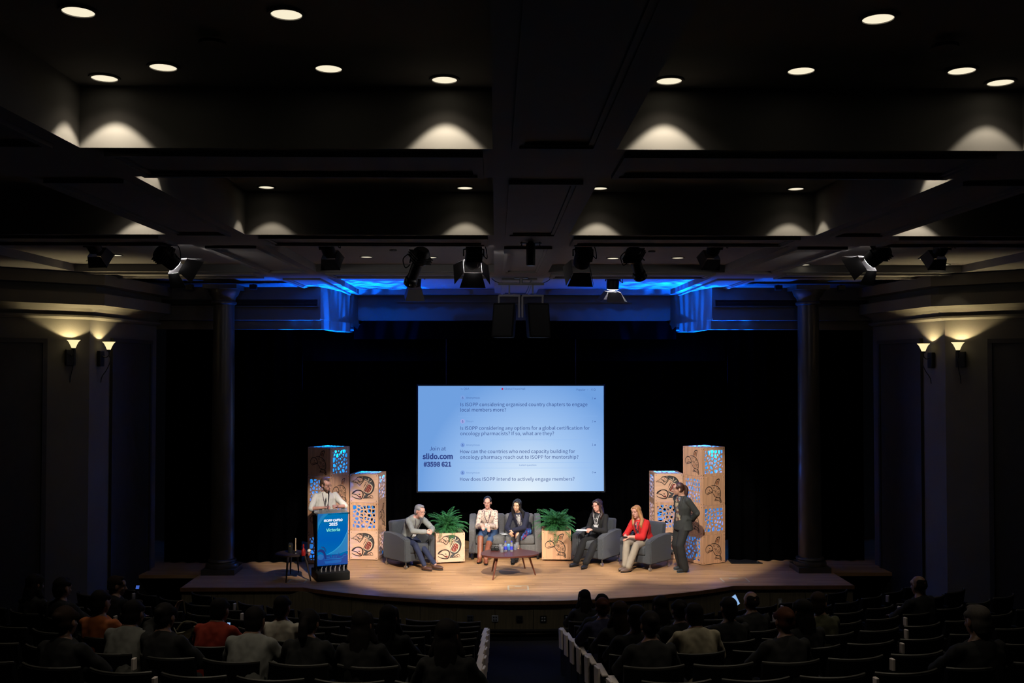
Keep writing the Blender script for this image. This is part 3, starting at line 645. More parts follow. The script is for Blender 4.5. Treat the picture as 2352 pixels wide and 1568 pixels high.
def lattice_mesh(w, h, seed, name='lattice_panel', n=6, bar=.021):
    key_ = (w, h, seed)
    if key_ in ARTCACHE: return ARTCACHE[key_]
    r = random.Random(seed); m = 0.045; pts = [(m + (i + .5 + r.uniform(-.5, .5)) * (w - 2 * m) / n, m + (j + .5 + r.uniform(-.5, .5)) * (h - 2 * m) / n) for i in range(n) for j in range(n)]
    bm = bm_new(); t = TH / 2
    def P(x, y, z): return bm.verts.new((x - w / 2, z, y))
    def quad(a, b, z): bm.faces.new([P(*a[0], z), P(*a[1], z), P(*b[1], z), P(*b[0], z)])
    B = [((0, 0), (w, 0), (w, m), (0, m)), ((0, h - m), (w, h - m), (w, h), (0, h)), ((0, m), (m, m), (m, h - m), (0, h - m)), ((w - m, m), (w, m), (w, h - m), (w - m, h - m))]
    for q in B:
        for z in (-t, t): bm.faces.new([P(*p, z) for p in q])
    for a, b in (((0, 0), (w, 0)), ((w, 0), (w, h)), ((w, h), (0, h)), ((0, h), (0, 0))): bm.faces.new([P(*a, -t), P(*b, -t), P(*b, t), P(*a, t)])
    for i, (x, y) in enumerate(pts):
        c = [(m, m), (w - m, m), (w - m, h - m), (m, h - m)]
        for j, (X, Y) in enumerate(pts):
            if i != j: c = clip(c, (x + X) / 2, (y + Y) / 2, X - x, Y - y)
            if not c: break
        if not c: continue
        gx, gy = sum(p[0] for p in c) / len(c), sum(p[1] for p in c) / len(c)
        ir = min(abs((b[0] - a[0]) * (a[1] - gy) - (a[0] - gx) * (b[1] - a[1])) / max(1e-9, math.dist(a, b)) for a, b in zip(c, c[1:] + c[:1]))
        k = max(.3, 1 - bar / 2 / max(ir, 1e-4)); s = [(gx + (p[0] - gx) * k, gy + (p[1] - gy) * k) for p in c]; N = len(c)
        for a in range(N):
            b = (a + 1) % N
            if math.dist(c[a], c[b]) < 1e-6: continue
            for z in (-t, t): bm.faces.new([P(*c[a], z), P(*c[b], z), P(*s[b], z), P(*s[a], z)])
            bm.faces.new([P(*s[a], -t), P(*s[b], -t), P(*s[b], t), P(*s[a], t)])
    bmesh.ops.remove_doubles(bm, verts=bm.verts[:], dist=1e-5); bmesh.ops.recalc_face_normals(bm, faces=bm.faces[:])
    me = bpy.data.meshes.new(name); bm.to_mesh(me); bm.free(); ARTCACHE[key_] = me; return me
def solid_mesh(w, h, name='panel'):
    if (w, h) in ARTCACHE: return ARTCACHE[(w, h)]
    bm = bm_new(); box(bm, (0, 0, h / 2), (w, TH, h), 0, .0025, 1); me = bpy.data.meshes.new(name); bm.to_mesh(me); bm.free(); ARTCACHE[(w, h)] = me; return me
def set_mat(o, m):
    if not o.data.materials: o.data.materials.append(None)
    o.material_slots[0].link = 'OBJECT'; o.material_slots[0].material = m
bm = bm_new()
for x in (-CW / 2 + .03, CW / 2 - .03):
    for z in (.03, CH - .03): lathe(bm, [(.007, 0), (.007, .004)], n=8, mtx=Matrix.Translation((x, -TH / 2, z)) @ Matrix.Rotation(PI / 2, 4, 'X'))
BOLTS = bpy.data.meshes.new('bolts'); bm.to_mesh(BOLTS); bm.free(); BOLTS.materials.append(M['screwb'])
seed_ = [10]
def cube_box(loc, rz, faces, label, group, top=None, wood='cubewoodV', glow=0.0):
    """faces: kinds of the -Y, +X, +Y, -X sides"""
    t = thing('wooden_cube', label, 'wooden box', loc, rz, group)
    for k, kind in enumerate(faces):
        a = k * PI / 2; c = V((math.sin(a), -math.cos(a), 0)) * (CW / 2 - TH / 2)
        w = CW if k % 2 == 0 else CW - 2 * TH
        if kind == 'lattice':
            seed_[0] += 1; p = link('lattice_panel', lattice_mesh(w, CH - .002, 10 + seed_[0] % 6), t)
        else: p = link('panel', solid_mesh(w, CH - .002), t)
        set_mat(p, M['cubewoodH'] if kind == 'salmon' else M[wood])
        p.location = c; p.rotation_euler = (0, 0, a)
        if kind in ('salmon', 'orca'): link(kind + '_artwork', art_mesh(kind), p)
        if k in (0, 1, 3): link('bolts', BOLTS, p)
    if top:
        p = link('top_lattice' if top == 'lattice' else 'top_panel', lattice_mesh(CW - 2 * TH, CW - 2 * TH, 3) if top == 'lattice' else solid_mesh(CW - 2 * TH, CW - 2 * TH), t)
        set_mat(p, M['cubewoodV']); p.rotation_euler = (PI / 2, 0, 0); p.location = (0, (CW - 2 * TH) / 2, CH - TH / 2 - .002)
    if glow: light('blue_box_lamp', 'POINT', (0, 0, .12), glow * .6, BLUE, radius=.018, parent=t)
    if glow > 20:
        bm = bm_new(); lathe(bm, [(.03, CH - .02), (.035, CH - .01), (.035, CH - .004)], n=12); obj('added_wash_disc', bm, M['blackmetal'], t)  # added disc to go with the wash spot, no visible fixture stands here
        light('added_blue_wash', 'SPOT', (0, 0, CH + .004), glow * 50, BLUE2, (0, 0, 2), 95, 1.0, .02, t)  # added spot, put in to spread blue over the header wall
        light('blue_up_lamp', 'SPOT', (0, 0, -.42), glow * 950, BLUE2, (0, 0, 2), 40, .35, .012, t)
    return t
BLUE = (0.004, 0.15, 1.0); BLUE2 = (0.0, 0.10, 1.0)
def tower(near, rz, n, fr, rt, side, label, group, wood='cubewoodV', glows=None):
    """near: ground corner nearest the lens; rz turns the -Y face"""
    R = Matrix.Rotation(rz, 3, 'Z')
    off = R @ (V((-CW / 2, CW / 2, 0)) if side > 0 else V((CW / 2, CW / 2, 0)))
    c = V(near) + off
    posn = {4: ['bottom', 'third from the top', 'second from the top', 'top'], 3: ['bottom', 'middle', 'top']}[n]
    for k in range(n):
        f, r_ = fr[n - 1 - k], rt[n - 1 - k]
        op = lambda q: q if q == 'lattice' else 'plain'
        fs = (f, r_, op(f), op(r_)) if side > 0 else (f, op(r_), op(f), r_)
        cube_box((c.x, c.y, .012 + k * CH), rz, fs, '%s cube of %s' % (posn[k], label), group, 'lattice' if k == n - 1 else None, wood, (glows or [14] * n)[k])
    bm = bm_new(); box(bm, (0, 0, .006), (CW - .03, CW - .03, .012)); o = tag(obj('plinth', bm, M['blackmatte'], None, loc=(c.x, c.y, 0)), 'thin black plinth board under %s' % label, 'plinth'); o.rotation_euler.z = rz
O, L_, S_ = 'orca', 'lattice', 'salmon'
tower((-3.14, 19.05, 0), math.radians(-31.5), 4, [O, L_, O, L_], [L_, O, L_, O], 1, 'the tall tower behind the speaker at the lectern', 'cubes of the tall left tower', glows=[16, 16, 16, 26])
g = gr(867.5, 1287, 0); tower((g.x, g.y, 0), math.radians(-10), 3, [S_, L_, S_], [L_, O, L_], 1, 'the short tower left of the grey-haired man', 'cubes of the short left tower', glows=[14, 14, 24])
g = gr(1614.5, 1298.5, 0); tower((g.x, g.y, 0), math.radians(29.5), 4, [L_, O, L_, O], [O, L_, O, L_], -1, 'the tall tower behind the standing woman', 'cubes of the tall right tower', glows=[16, 16, 16, 26])
g = gr(1504, 1284.5, 0); tower((g.x, g.y, 0), math.radians(2), 3, [S_, L_, S_], [L_, L_, L_], -1, 'the short tower between the red-jacket woman and the standing woman', 'cubes of the short right tower', glows=[14, 14, 24])

# ------------------------------------------------------------------ planters and ferns
def planter(near, rz, kind, label):
    R = Matrix.Rotation(rz, 3, 'Z'); c = V(near) + R @ V((CW / 2, CW / 2, 0))
    t = cube_box((c.x, c.y, .03), rz, (kind, 'lattice', 'plain', 'plain' if kind == 'salmon' else 'lattice'), label, 'planter cubes', None, 'cubewoodV', 9)
    p = link('rim', solid_mesh(CW - 2 * TH, CW - 2 * TH), t); set_mat(p, M['cubewoodV']); p.rotation_euler = (PI / 2, 0, 0); p.location = (0, (CW - 2 * TH) / 2, CH - .05)
    bm = bm_new()
    for x, y in ((-1, -1), (1, -1), (1, 1), (-1, 1)): lathe(bm, [(.02, -.03), (.02, 0)], (x * .2, y * .2, 0), 10)
    obj('foot', bm, M['blackmatte'], t)
    obj('bottom_panel', box(bm_new(), (0, 0, .008), (CW - 2 * TH, CW - 2 * TH, .016)), M['cubewoodV'], t)
    bm = bm_new(); n = 14; g = [[bm.verts.new(((i / n - .5) * (CW - 2 * TH - .004), (j / n - .5) * (CW - 2 * TH - .004), CH - .025 + rnd.uniform(0, .02))) for j in range(n + 1)] for i in range(n + 1)]
    for i in range(n):
        for j in range(n): bm.faces.new((g[i][j], g[i + 1][j], g[i + 1][j + 1], g[i][j + 1]))
    tag(obj('bark_mulch', bm, M['soil'], t), kind='stuff')
    return t, c
def frond_mesh(seed):
    r = random.Random(seed); bm = bm_new(); L = r.uniform(.30, .44); n = 17; up = r.uniform(.6, 1.25); p = V((0, 0, 0)); ang = up; pts = []
    for i in range(n + 1):
        pts.append(p.copy()); ang -= r.uniform(.07, .13) * (1.25 if up < .9 else .9); p = p + V((0, -math.cos(ang), math.sin(ang))) * (L / n)
    tube(bm, pts, [.0028 * (1 - i / (n + 3)) for i in range(n + 1)], 4)
    for i in range(1, n + 1):
        d = (pts[i] - pts[i - 1]).normalized(); w = .05 * math.sin(PI * min(1, (i + 1.5) / (n + 2))) ** .7 + .008
        for s in (-1, 1):
            q = V((s, 0, 0)); tip = pts[i] + q * w * r.uniform(.85, 1.1) + d * .014 + V((0, 0, -.010)); m_ = pts[i] + q * w * .5
            a = bm.verts.new(pts[i] - d * .006); b = bm.verts.new(m_ - d * .007 + V((0, 0, .004))); c = bm.verts.new(tip); e = bm.verts.new(m_ + d * .009 + V((0, 0, .004)))
            bm.faces.new((a, b, c, e))
    me = bpy.data.meshes.new('frond'); bm.to_mesh(me); bm.free(); me.materials.append(M['fern']); return me
FROND = [frond_mesh(s) for s in range(8)]
def fern(c, z, label, seed):
    t = thing('potted_fern', label, 'plant', (c.x, c.y, z), 0, 'ferns in the wooden planters'); r = random.Random(seed)
    bm = bm_new(); lathe(bm, [(.06, -.01), (.075, .03), (.04, .06)], n=12); obj('crown', bm, M['fern'], t)
    for i in range(150):
        o = link('frond', FROND[i % 8], t); a = r.uniform(0, 2 * PI); k = i / 150
        o.location = (r.uniform(-.07, .07), r.uniform(-.07, .07), .03 + r.uniform(0, .03)); o.rotation_euler = (r.uniform(-.3, 1.1) if k < .62 else r.uniform(-.75, -.2), r.uniform(-.3, .3), a, ); o.rotation_mode = 'XYZ'; o.scale = (r.uniform(.85, 1.25),) * 3
pl_, c_ = planter(gr(1001, 1295.5, 0), math.radians(12), 'salmon', 'pale pine planter cube with a salmon design beside the grey-haired man'); fern(c_, .03 + CH - .02, 'bushy dark green fern in the planter cube left of the sofa', 5)
pl_, c_ = planter(gr(1244.5, 1288, 0), math.radians(-3), 'orca', 'pale pine planter cube with an orca design at the right end of the sofa'); fern(c_, .03 + CH - .02, 'bushy bright green fern in the planter cube right of the sofa', 9)

# ------------------------------------------------------------------ upholstered seating
def rbox(c, s, bev=.03, seg=4): return box(bm_new(), c, s, 0, bev, seg)
def arm_mesh(x, w, d, h0, h1, z0=.13):
    """arm slab, profile in y-z with a gently sloped crown"""
    bm = bm_new(); pf = [(-d / 2, z0), (-d / 2, h0 - .03), (-d / 2 + .03, h0), (-d * .15, h0 + (h1 - h0) * .62), (d * .2, h1), (d / 2 - .02, h1), (d / 2, h1 - .02), (d / 2, z0)]
    M_ = Matrix(((0, 0, 1, 0), (1, 0, 0, 0), (0, 1, 0, 0), (0, 0, 0, 1)))
    prism(bm, pf, x - w / 2, x + w / 2, mtx=M_); bmesh.ops.bevel(bm, geom=[e for e in bm.edges], offset=.018, segments=3, affect='EDGES'); return bm
def caster(bm, x, y, r=.035):
    tube(bm, [(x - .018, y, r), (x + .018, y, r)], r, 14); tube(bm, [(x, y, r), (x, y, .12)], .01, 6)
def armchair(mid_front, rz, label, w=.70, d=.72):
    R = Matrix.Rotation(rz, 3, 'Z'); c = V(mid_front) + R @ V((0, d / 2, 0))
    t = thing('armchair', label, 'armchair', (c.x, c.y, 0), rz, 'charcoal armchairs on the stage'); G_ = M['graphite']; a = .13; iw = w - 2 * a
    obj('base', rbox((0, -.0, .205), (iw + .02, d - .06, .15), .02), G_, t, True)
    obj('seat_cushion', rbox((0, -.045, .36), (iw - .006, d - .1, .17), .045), G_, t, True)
    bm = rbox((0, d / 2 - .13, .60), (iw + .03, .16, .44), .04)
    for v in bm.verts: v.co.y += (v.co.z - .4) * .18
    obj('backrest', bm, G_, t, True)
    obj('back_panel', rbox((0, d / 2 - .04, .35), (iw + .02, .07, .44), .02), G_, t, True)
    for s in (-1, 1): obj('armrest', arm_mesh(s * (w / 2 - a / 2), a, d, .565, .63), G_, t, True, angle=40)
    for x in (-1, 1):
        for y in (-1, 1):
            bm = bm_new(); caster(bm, x * (w / 2 - .05), y * (d / 2 - .05), .036); obj('caster', bm, M['steel'], t, True, angle=40)
    return t, c
def mf(a, b): p, q = gr(*a, 0), gr(*b, 0); m_ = (p + q) / 2; return m_, math.atan2(q.y - p.y, q.x - p.x)
CH1 = armchair(mf((931, 1309), (999, 1297))[0], math.radians(41), 'charcoal armchair under the grey-haired man leaning forward')
CH3 = armchair(mf((1318, 1292), (1380, 1302))[0], math.radians(-37), 'charcoal armchair under the woman dressed in black')
CH4 = armchair(mf((1420, 1301), (1498, 1315))[0], math.radians(-42), 'charcoal armchair under the blonde woman in the red jacket')
p = gr(1077, 1285, 0); q = gr(1244, 1285, 0); sw = q.x - p.x; sc_ = (p + q) / 2; sd = .76
SOFA = V((sc_.x, sc_.y + sd / 2, 0)); t = thing('sofa', 'grey two-seat sofa between the two planter cubes', 'sofa', SOFA)
G_ = M['sofafab']; a = .13; iw = sw - 2 * a
obj('base', rbox((0, 0, .20), (iw + .02, sd - .06, .17), .02), G_, t, True)
for s in (-1, 1):
    obj('seat_cushion', rbox((s * iw / 4, -.03, .37), (iw / 2 - .004, sd - .1, .17), .05), G_, t, True)
    bm = rbox((s * iw / 4, sd / 2 - .14, .59), (iw / 2 - .006, .18, .42), .05)
    for v in bm.verts: v.co.y += (v.co.z - .4) * .18
    obj('back_cushion', bm, G_, t, True)
    bm = arm_mesh(s * (sw / 2 - a / 2), a, sd, .60, .80, .12); obj('armrest', bm, G_, t, True, angle=40)
    for y in (-1, 1):
        bm = bm_new(); lathe(bm, [(.025, 0), (.03, .02), (.03, .13)], (s * (sw / 2 - .07), y * (sd / 2 - .07), 0), 12); obj('leg', bm, M['blackmetal'], t)
obj('back_panel', rbox((0, sd / 2 - .03, .42), (iw + .02, .08, .70), .025), G_, t, True)

# ------------------------------------------------------------------ coffee table and what stands on it
def blob_top(rx, ry, z0, z1, skew=.12, n=40, bev=.008):
    poly = []
    for i in range(n):
        a = 2 * PI * i / n; r_ = 1 + skew * math.cos(3 * a + .5) * .5; poly.append((rx * r_ * math.cos(a), ry * r_ * math.sin(a)))
    bm = bm_new(); prism(bm, poly, z0, z1); return bm
def table(c, rx, ry, h, legs, label, name, mt, ml, group=None):
    t = thing(name, label, 'table', c); obj('table_top', blob_top(rx, ry, h - .028, h), mt, t)
    for (x, y), (X, Y) in legs:
        bm = bm_new(); tube(bm, [(x, y, h - .02), (X, Y, .0)], [.022, .012], 10); obj('leg', bm, ml, t, True, angle=50)
    return t
TC = at(1168, 1267, 18.1); TC = V((TC.x, 18.12, 0))
lg = []
for px, py in ((1132, 1332), (1130, 1312), (1230, 1320.5), (1206, 1305)):
    g = gr(px, py, 0) - TC; lg.append(((g.x * .72, g.y * .72), (g.x, g.y)))
table(TC, .525, .40, .42, lg, 'low walnut coffee table with a rounded triangular top', 'coffee_table', M['walnut'], M['walnutleg'])
def bottle(c, label):
    t = thing('water_bottle', label, 'bottle', c, 0, 'water bottles on the coffee table')
    bm = bm_new(); lathe(bm, [(.028, 0), (.030, .01), (.030, .11), (.026, .135), (.013, .16), (.012, .17)], n=16); obj('bottle_body', bm, M['glass'], t, True, angle=50)
    bm = bm_new(); lathe(bm, [(.0308, .035), (.0308, .095)], n=16, cap=False); obj('label_band', bm, M['bluelabel'], t, True)
    bm = bm_new(); lathe(bm, [(.014, .168), (.014, .19)], n=12); obj('cap', bm, M['bluelabel'], t)
def tumbler(c, label):
    t = thing('water_glass', label, 'glass', c, 0, 'glasses on the coffee table')
    bm = bm_new(); lathe(bm, [(.028, 0), (.036, .10), (.033, .10), (.026, .008)], n=18); obj('glass_body', bm, M['glass'], t, True, angle=50)
def ontab(px, py): g = gr(px, py, .42); return (g.x, g.y, .4201)
bottle(ontab(1161, 1266), 'small blue-labelled water bottle, left one on the coffee table'); bottle(ontab(1175, 1266), 'small blue-labelled water bottle, right one on the coffee table')
for px, py, lb in ((1150, 1262, 'clear glass left of the two water bottles, rear'), (1153, 1268, 'clear glass left of the two water bottles, front'), (1184, 1262, 'clear glass just right of the two water bottles'), (1188, 1258, 'clear glass furthest right on the coffee table')): tumbler(ontab(px, py), lb)
g = ontab(1168, 1263); t = thing('drink_can', 'light blue can between the two water bottles', 'can', g)
bm = bm_new(); lathe(bm, [(.026, 0), (.03, .006), (.03, .105), (.026, .115)], n=16); obj('can_body', bm, mat('light_blue_can', (.12, .35, .75), .35, .3), t, True, angle=50)
for px, py, lb in ((1132, 1264, 'black clip-on device at the left of the coffee table'), (1141, 1264, 'black clip-on device beside the water glasses')):
    g = ontab(px, py); t = thing('microphone_pack', lb, 'device', g, .3, 'black devices on the coffee table')
    bm = rbox((0, 0, .025), (.07, .05, .05), .01, 2); obj('case', bm, M['blackmatte'], t); bm = bm_new()
    tube(bm, [(-.03, 0, .03), (-.055, 0, .06), (-.03, .0, .085), (.02, 0, .08), (.04, 0, .045)], .006, 6); obj('cable_loop', bm, M['blackmatte'], t)

# dark side table by the lectern
TS = V((-3.64, 17.95, 0)); lg = []
for px, py in ((657, 1338), (714, 1334), (667, 1318), (686, 1314)):
    g = gr(px, py, 0) - TS; lg.append(((g.x * .7, g.y * .7), (g.x, g.y)))
DW = mat('dark_stained_wood', (.025, .014, .01), .45, var=.2)
table(TS, .30, .27, .46, lg, 'dark low side table left of the lectern', 'side_table', DW, DW)
def onst(px, py): g = gr(px, py, .46); return (g.x, g.y, .4601)
g = onst(679, 1270); t = thing('candle_holder', 'slim pale candle on a dark base on the side table', 'candle', g)
bm = bm_new(); lathe(bm, [(.05, 0), (.045, .012), (.012, .02), (.012, .04)], n=16); obj('holder', bm, M['blackmetal'], t); bm = bm_new(); lathe(bm, [(.010, .04), (.009, .27)], n=10); obj('candle', bm, mat('pale_wax', (.5, .33, .2), .5), t)
g = onst(697, 1276); t = thing('red_bottle', 'small red bottle at the right of the dark side table', 'bottle', g)
rm_ = mat('red_glass', (.25, .01, .01), .25); bm = bm_new(); lathe(bm, [(.035, 0), (.038, .02), (.036, .10), (.015, .13), (.014, .16), (.02, .17), (.018, .185)], n=16); obj('bottle_body', bm, rm_, t, True, angle=50); bm = bm_new(); lathe(bm, [(.0145, .185), (.014, .205)], n=12); obj('stopper', bm, rm_, t)
g = onst(710, 1275); t = thing('ball_ornament', 'small white ball on a pink stand beside the red bottle', 'ornament', g)
bm = bm_new(); ell(bm, (0, 0, .08), (.036, .036, .036)); obj('ball', bm, mat('porcelain', (.7, .62, .5), .3), t, True); bm = bm_new(); lathe(bm, [(.03, 0), (.02, .02), (.026, .05)], n=14); obj('stand', bm, mat('pink_clay', (.3, .12, .1), .5), t, True)
for dx, dz, lb, c in ((663, 0, 'dark jar with a gold mark at the left of the side table', (.08, .06, .02)),):
    g = onst(672, 1270); g = (g[0] - .05, g[1] + .06, g[2]); t = thing('dark_jar', lb, 'jar', g); bm = bm_new(); lathe(bm, [(.04, 0), (.045, .03), (.045, .14), (.03, .17)], n=16); obj('jar_body', bm, M['blackmatte'], t, True, angle=50); bm = bm_new(); ell(bm, (0, -.046, .12), (.015, .004, .015)); obj('gold_mark', bm, mat('gold', (.3, .2, .05), .4, .7), t)

# ------------------------------------------------------------------ lectern with the event screen
gl, g2 = gr(729, 1337, 0), gr(804, 1331, 0); LR = math.atan2(g2.y - gl.y, g2.x - gl.x); LWd = (g2 - gl).length
LM = (gl + g2) / 2; Rl = Matrix.Rotation(LR, 3, 'Z'); LC = LM + Rl @ V((0, .30, 0))
lec = thing('lectern', 'black lectern with a glowing blue poster screen on its front', 'lectern', (LC.x, LC.y, 0), LR)
obj('foot_base', rbox((0, 0, .075), (LWd, .60, .15), .012, 2), M['blackmatte'], lec)
bm = bm_new()
for x in (-.2, .2): box(bm, (x, -.1, .7), (.05, .05, 1.1))
box(bm, (0, -.16, .70), (LWd * .94, .03, .92)); obj('frame', bm, M['blackmetal'], lec)
bm = bm_new()
pf = [(-.12, .16), (-.14, .8), (-.18, 1.16), (.26, 1.10), (.22, .95), (.05, .5), (.1, .16)]
MS = Matrix(((0, 0, 1, 0), (1, 0, 0, 0), (0, 1, 0, 0), (0, 0, 0, 1)))
for s in (-1, 1): prism(bm, pf, s * LWd * .46 - .012, s * LWd * .46 + .012, mtx=MS)
obj('side_panel', bm, M['blackmatte'], lec)
obj('desk_top', box(bm_new(), (0, .02, 1.165), (LWd * 1.02, .44, .022), 0, .004, 1), mat('dark_desk', (.02, .02, .022), .3), lec)
bm = box(bm_new(), (0, -.19, 1.215), (LWd * .9, .008, .07)); obj('glass_guard', bm, M['glass'], lec)
bm = bm_new()
for i in range(6):
    x = -.2 + i * .08; lathe(bm, [(.012, .15), (.012, .20 + .02 * (i % 3))], (x, -.2, 0), 8); tube(bm, [(x, -.2, .2), (x + .03, -.17, .27), (x + .02, -.12, .36)], .005, 5)
obj('cables', bm, M['greymetal'], lec)
PW_, PH_ = LWd * .93, .915; PZ = .262
mp_ = bpy.data.materials.new('poster_screen'); mp_.use_nodes = True; nt = mp_.node_tree; nt.nodes.remove(nt.nodes['Principled BSDF'])
tc = nt.nodes.new('ShaderNodeTexCoord'); sp = nt.nodes.new('ShaderNodeSeparateXYZ'); nt.links.new(tc.outputs['Object'], sp.inputs[0])
cr = nt.nodes.new('ShaderNodeValToRGB'); mr = nt.nodes.new('ShaderNodeMapRange'); nt.links.new(sp.outputs[2], mr.inputs[0]); mr.inputs[1].default_value = PZ; mr.inputs[2].default_value = PZ + PH_; nt.links.new(mr.outputs[0], cr.inputs[0])
e = cr.color_ramp.elements; e[0].position = 0; e[0].color = (.0, .06, .30, 1); e[1].position = 1; e[1].color = (.0, .165, .42, 1)
x = e.new(.22); x.color = (.0, .13, .42, 1); x = e.new(.5); x.color = (.0, .105, .44, 1); x = e.new(.8); x.color = (.0, .13, .44, 1)
em = nt.nodes.new('ShaderNodeEmission'); em.inputs[1].default_value = 1.0; nt.links.new(cr.outputs[0], em.inputs[0]); nt.links.new(em.outputs[0], nt.nodes['Material Output'].inputs[0])
ps = obj('poster_screen', box(bm_new(), (0, -.19, PZ + PH_ / 2), (PW_, .02, PH_)), mp_, lec)
LF = lambda u, v, w=.003: V((u * PW_ - PW_ / 2, -.2005 - w, PZ + PH_ * (1 - v)))
def ppoly(name, polys, c, w):
    bm = bm_new()
    for pts in polys: bm.faces.new([bm.verts.new(LF(x, y, w)) for x, y in pts])
    return obj(name, bm, inkm(name + '_ink', c), ps)
arcs = []
def swoosh(pts, w, name, c, d):
    bm = bm_new(); stroke(bm, pts, w, lambda u, v, q: LF(u, v, d), n=8); obj(name, bm, inkm(name + '_ink', c), ps)
up = [(.30, .79), (.55, .72), (.78, .60), (.92, .45), (1.0, .33)]
P_ = [(p.x, p.y) for p in catmull([(x, y, 0) for x, y in up], 6)]
ppoly('light_field', [P_ + [(1.0, .74)] + [(.7, .79)]], (.0, .18, .46), .001)
swoosh(up, .016, 'light_arc', (.01, .30, .58), .0022)
P2 = [(p.x, p.y) for p in catmull([(0, .34, 0), (.05, .22, 0), (.18, .10, 0), (.32, .02, 0), (.36, 0.0, 0)], 6)]
ppoly('corner_field', [[(0, 0)] + [(0, .34)] + P2[1:]], (.0, .19, .48), .001); P3 = [(x * .55, y * .62) for x, y in P2]; ppoly('corner_field', [[(0, 0)] + P3], (.0, .11, .38), .0015)
sky = [(0, .99), (0, .80), (.12, .785), (.24, .80), (.26, .83), (.27, .80), (.42, .80), (.42, .845), (.46, .845), (.46, .80), (.66, .80), (.66, .83), (.68, .83), (.69, .78), (.70, .755), (.71, .78), (.725, .83), (.80, .83), (.85, .80), (.90, .775), (.93, .79), (.96, .815), (1, .82), (1, .99)]
bm = bm_new(); 
for (x0, y0), (x1, y1) in zip(sky[1:-1], sky[2:-1]): 
    if x1 - x0 > 1e-4: bm.faces.new([bm.verts.new(LF(*q_, .002)) for q_ in ((x0, .99), (x1, .99), (x1, y1), (x0, y0))])
obj('skyline', bm, inkm('skyline_ink', (.0, .045, .27)), ps)
ppoly('windows', [[(.46 + i * .05, .82), (.485 + i * .05, .82), (.485 + i * .05, .86), (.46 + i * .05, .86)] for i in range(4)] + [[(.3, .83), (.4, .83), (.4, .86), (.3, .86)]], (.0, .09, .36), .003)
swoosh([(0, .72), (.10, .705), (.20, .74), (.25, .82), (.27, .88)], .045, 'crest_arc', (.0, .02, .16), .0045); swoosh([(.12, .64), (.20, .65), (.25, .69), (.27, .74)], .018, 'crest_feather', (.0, .03, .2), .0045)
ppoly('round_crest', [[(.10 + .10 * math.cos(a * PI / 8), .83 + .055 * math.sin(a * PI / 8)) for a in range(16)]], (.01, .12, .40), .004)
swoosh([(.22, .89), (.4, .875), (.6, .88), (.8, .87), (.86, .83), (.95, .83)], .012, 'water_line', (.0, .13, .42), .004); ppoly('boat_hull', [[(.22, .915), (.80, .90), (.76, .955), (.26, .965)]], (.0, .10, .40), .0042)
PT = lambda x, y, w: LF(x, -y, w)
wt = inkm('poster_white', (.9, .95, 1)); mint = inkm('poster_mint', (.22, .80, .62))
def ptext(b, x0, x1, yb, m, bold):
    me = text_mesh(b, bold); xs = [v.co.x for v in me.vertices]; a_, b_ = min(xs), max(xs); s = (x1 - x0) / (b_ - a_)
    for v in me.vertices: v.co = LF(x0 + (v.co.x - a_) * s, yb - v.co.y * s * PW_ / PH_, .005)
    me.materials.append(m); me.name = 'poster_text'; link('poster_text', me, ps)
ptext('ISOPP CAPhO', .20, .82, .155, wt, .02); ptext('2025', .37, .65, .235, wt, .02); ptext('Victoria', .275, .735, .345, mint, .012)
mic = thing('microphone', 'slim black gooseneck microphone standing on the lectern', 'microphone', (LC.x + Rl.col[0].x * -.05, LC.y, 1.176))
bm = bm_new(); lathe(bm, [(.04, 0), (.035, .02)], n=14); obj('base', bm, M['blackmatte'], mic)
bm = bm_new(); tube(bm, [(0, 0, .02), (0, .0, .15), (0, .04, .32)], .006, 8); obj('gooseneck', bm, M['blackmetal'], mic)
bm = bm_new(); tube(bm, [(0, .04, .31), (0, .05, .37)], [.014, .012], 10); obj('capsule', bm, M['blackmatte'], mic)
t = thing('desk_microphone_receiver', 'small silver box on the left edge of the lectern', 'device', (LC.x + Rl.col[0].x * -.27, LC.y + Rl.col[0].y * -.27, 1.176), LR); obj('case', rbox((0, 0, .02), (.08, .12, .04), .006, 2), M['greymetal'], t)
bm = bm_new(); box(bm, (.0, -.062, .022), (.04, .004, .012)); obj('display', bm, M['steel'], t)

